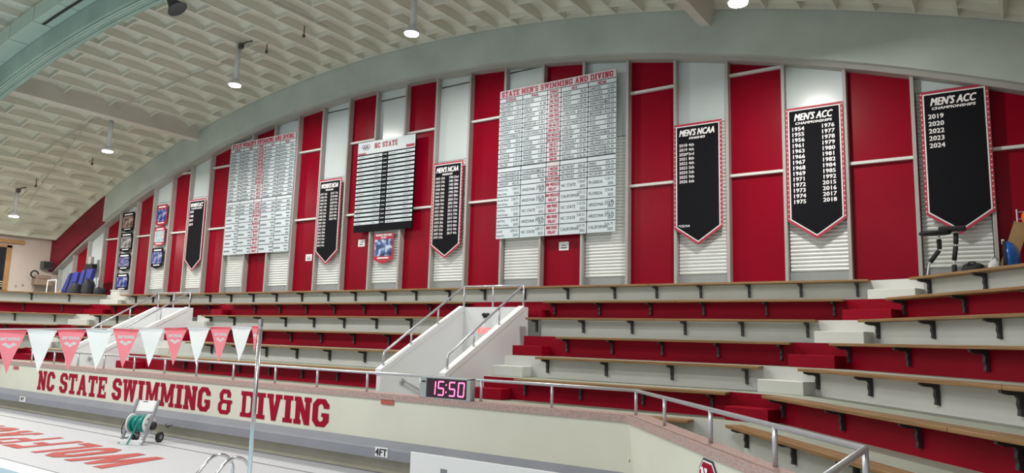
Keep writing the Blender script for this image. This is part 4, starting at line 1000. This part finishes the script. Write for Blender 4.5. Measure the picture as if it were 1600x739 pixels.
def lump(name, label, cat, loc, size, m, seed, parts=()):
    b = MB(); rnd = random.Random(seed); n, mseg = 9, 14
    prof = []
    for i in range(n+1):
        a = math.pi*i/n
        for j in range(mseg):
            w = 2*math.pi*j/mseg; k = 1+.16*math.sin(3*w+seed+i)+.10*math.sin(5*w+2*i)
            cx_ = math.copysign(abs(math.cos(w))**.7, math.cos(w)); cy_ = math.copysign(abs(math.sin(w))**.7, math.sin(w))
            prof.append((size[0]/2*math.sin(a)**.6*cx_*k, size[1]/2*math.sin(a)**.6*cy_*k, max(0, size[2]/2*(1-math.copysign(abs(math.cos(a))**.7, math.cos(a)))*(1+.08*math.sin(2*w+seed)))))
    b.v = prof
    for i in range(n):
        for j in range(mseg): b.f.append((i*mseg+j, i*mseg+(j+1) % mseg, (i+1)*mseg+(j+1) % mseg, (i+1)*mseg+j)); b.m.append(0)
    t = thing(name, label, cat, loc); b.build('body', [m], t, smooth=True)
    bb2 = MB(); bb2.tube([(-size[0]*.25, -size[1]*.2, size[2]*.8), (-size[0]*.12, -size[1]*.2, size[2]*1.12), (size[0]*.12, -size[1]*.2, size[2]*1.12), (size[0]*.25, -size[1]*.2, size[2]*.8)], .016, 6); bb2.build('strap', [m], t)
    return t
lump('gear_bag', 'flat black gear bag lying behind the plank at the right ledge', 'bag', (-.52, -.45, Z0), (.36, .30, .28), 'cloth_black', 2)
lump('plastic_bag', 'crumpled white plastic bag between the black bag and blue ball', 'bag', (-.19, -.42, Z0), (.19, .22, .34), 'bag_white', 4)
t = thing('cardboard_box', 'tall open cardboard box leaning against the wall fin at far right', 'box', (-.12, -.13, Z0+.03))
b = MB(); b.box(-.06, .17, -.13, .06, 0, 1.06); o = b.build('carton', ['cardboard'], t); o.rotation_euler = (0, math.radians(18), 0)
b = MB(); b.box(.17, .34, -.15, -.14, .86, 1.02); o = b.build('flap', ['cardboard'], t); o.rotation_euler = (0, math.radians(18), 0)
t = thing('balance_ball', 'blue half-dome balance trainer standing on its edge at the far right ledge', 'exercise ball', (.0, -.62, Z0))
b = MB(); b.lathe([(.32, 0), (.31, .06), (.26, .13), (.17, .18), (.05, .2)], (0, 0, .33), 24, axis='x'); b.build('dome', ['ball_blue'], t, smooth=True)
b = MB(); b.lathe([(.33, -.05), (.33, .0)], (0, 0, .33), 24, axis='x'); b.build('base_plate', ['cloth_black'], t)
b = MB(); b.box(-.06, -.02, -.05, .02, .60, .68); b.build('tag', ['white_plastic'], t)
t = thing('storage_cabinet', 'tan storage box at the right frame edge holding an orange ball', 'cabinet', (.50, -.62, Z0))
b = MB(); b.box(-.22, .4, -.22, .26, 0, .86); b.build('body', ['cabinet_tan'], t, bevel=.01)
b = MB(); b.box(-.18, .36, -.23, -.22, .05, .80); b.build('front', ['cabinet_tan'], t)
b = MB(); b.lathe([(.03, -.19), (.12, -.15), (.18, -.07), (.19, 0), (.18, .07), (.12, .15), (.03, .19)], seg=20)
o = tag(b.build('play_ball', ['ball_orange'], None, (.44, -.6, Z0+.86+.19), smooth=True), 'orange ball resting on the tan storage box at the right edge', 'ball')
t = thing('wire_rack', 'pale wire rack behind the tan storage box at the right edge', 'rack', (.45, -.025, Z0))
for z in (1.0, 1.12, 1.25):
    b = MB(); b.tube([(-.25, 0, z), (.5, 0, z)], .010, 6); b.build('shelf_wire', ['galvanised'], t)
for x in (-.25, .5):
    b = MB(); b.tube([(x, 0, 0), (x, 0, 1.3)], .014, 6); b.build('upright', ['galvanised'], t)
# cream block on each corner landing
# ------------------------------------------------------------------ gear on the top ledge, left
t = thing('gym_mat', 'large blue folded gym mat leaning on the far left ledge', 'gym mat', (-33.3, -.80, Z0))
b = MB(); b.prism([(-.55, 0), (.55, 0), (.45, 1.06), (-.30, 1.0)], 'y', -.09, .09); o = b.build('panel', ['mat_blue'], t, bevel=.02); o.rotation_euler = (math.radians(-12), 0, 0)
b = MB(); b.box(-.03, .03, -.14, -.10, .1, 1.0); o = b.build('seam_strap', ['cloth_black'], t); o.rotation_euler = (math.radians(-12), 0, 0)
t = thing('gym_mat', 'second blue gym mat standing right of the larger one at far left', 'gym mat', (-32.15, -.75, Z0))
b = MB(); b.prism([(-.45, 0), (.40, 0), (.55, 1.15), (-.35, 1.10)], 'y', -.09, .09); o = b.build('panel', ['mat_blue'], t, bevel=.02); o.rotation_euler = (math.radians(-8), 0, 0)
b = MB(); b.box(.0, .05, -.13, -.09, .1, 1.1); o = b.build('seam_strap', ['cloth_black'], t); o.rotation_euler = (math.radians(-8), 0, 0)
t = thing('equipment_stand', 'dark upright equipment stand rising behind the blue mats at far left', 'stand', (-32.9, -.16, Z0))
b = MB(); b.tube([(0, 0, 0), (0, 0, 1.75)], .03, 8); b.build('post', ['slot_black'], t)
b = MB(); b.box(-.25, .35, -.12, .12, 1.12, 1.42); b.build('case', ['cloth_black'], t, bevel=.02)
b = MB(); b.box(-.1, .12, -.08, .08, 1.42, 1.75); b.build('top_box', ['fin_paint'], t, bevel=.02)
b = MB(); b.tube([(-.4, 0, 1.44), (.5, 0, 1.40)], .02, 6); b.build('cross_bar', ['slot_black'], t)
for i, (x, w, h, lb) in enumerate(((-31.95, .62, .5, 'black equipment bag heaped in front of the blue mats'), (-31.15, .56, .62, 'black bag pile right of the blue mats on the left ledge'), (-30.42, .42, .3, 'low dark bag beside the lowest team poster'))):
    lump('gear_bag', lb, 'bag', (x, -1.12+.12*i, Z0), (w, .36, h), 'cloth_black', 10+i)
t = thing('chair_frame', 'white tubular chair frame in front of the blue gym mat', 'chair_frame', (-33.75, -1.25, Z0))  # white chair frame, reduced to two uprights and a bar
for x in (-.42, .42):
    b = MB(); b.tube([(x, 0, 0), (x*.9, 0, .66)], .022, 8); b.build('upright', ['white_plastic'], t)
b = MB(); b.tube([(-.38, 0, .66), (.38, 0, .66)], .022, 8); b.build('top_bar', ['white_plastic'], t)
lump('towel_heap', 'brown and white towel heap behind the white tubular chair frame', 'towel', (-33.5, -1.05, Z0), (.36, .2, .25), 'tan_vinyl', 21)
t = thing('red_crate', 'low red crate at the far left end of the ledge', 'crate', (-34.5, -.8, Z0))
b = MB(); b.box(-.35, .35, -.15, .15, 0, .13); b.build('body', ['red_riser'], t, bevel=.01)
b = MB(); b.box(-.30, .30, -.16, -.15, .08, .11); b.build('rim', ['banner_white'], t)
t = thing('white_bin', 'small off-white block on the ledge above the left corner step', 'box', (-29.55, -.55, Z0))
b = MB(); b.box(-.32, .32, -.18, .18, 0, .20); b.build('body', ['riser_white'], t, bevel=.015)
b = MB(); b.box(-.34, .34, -.2, .2, .19, .22); b.build('lid', ['white_plastic'], t, bevel=.01)
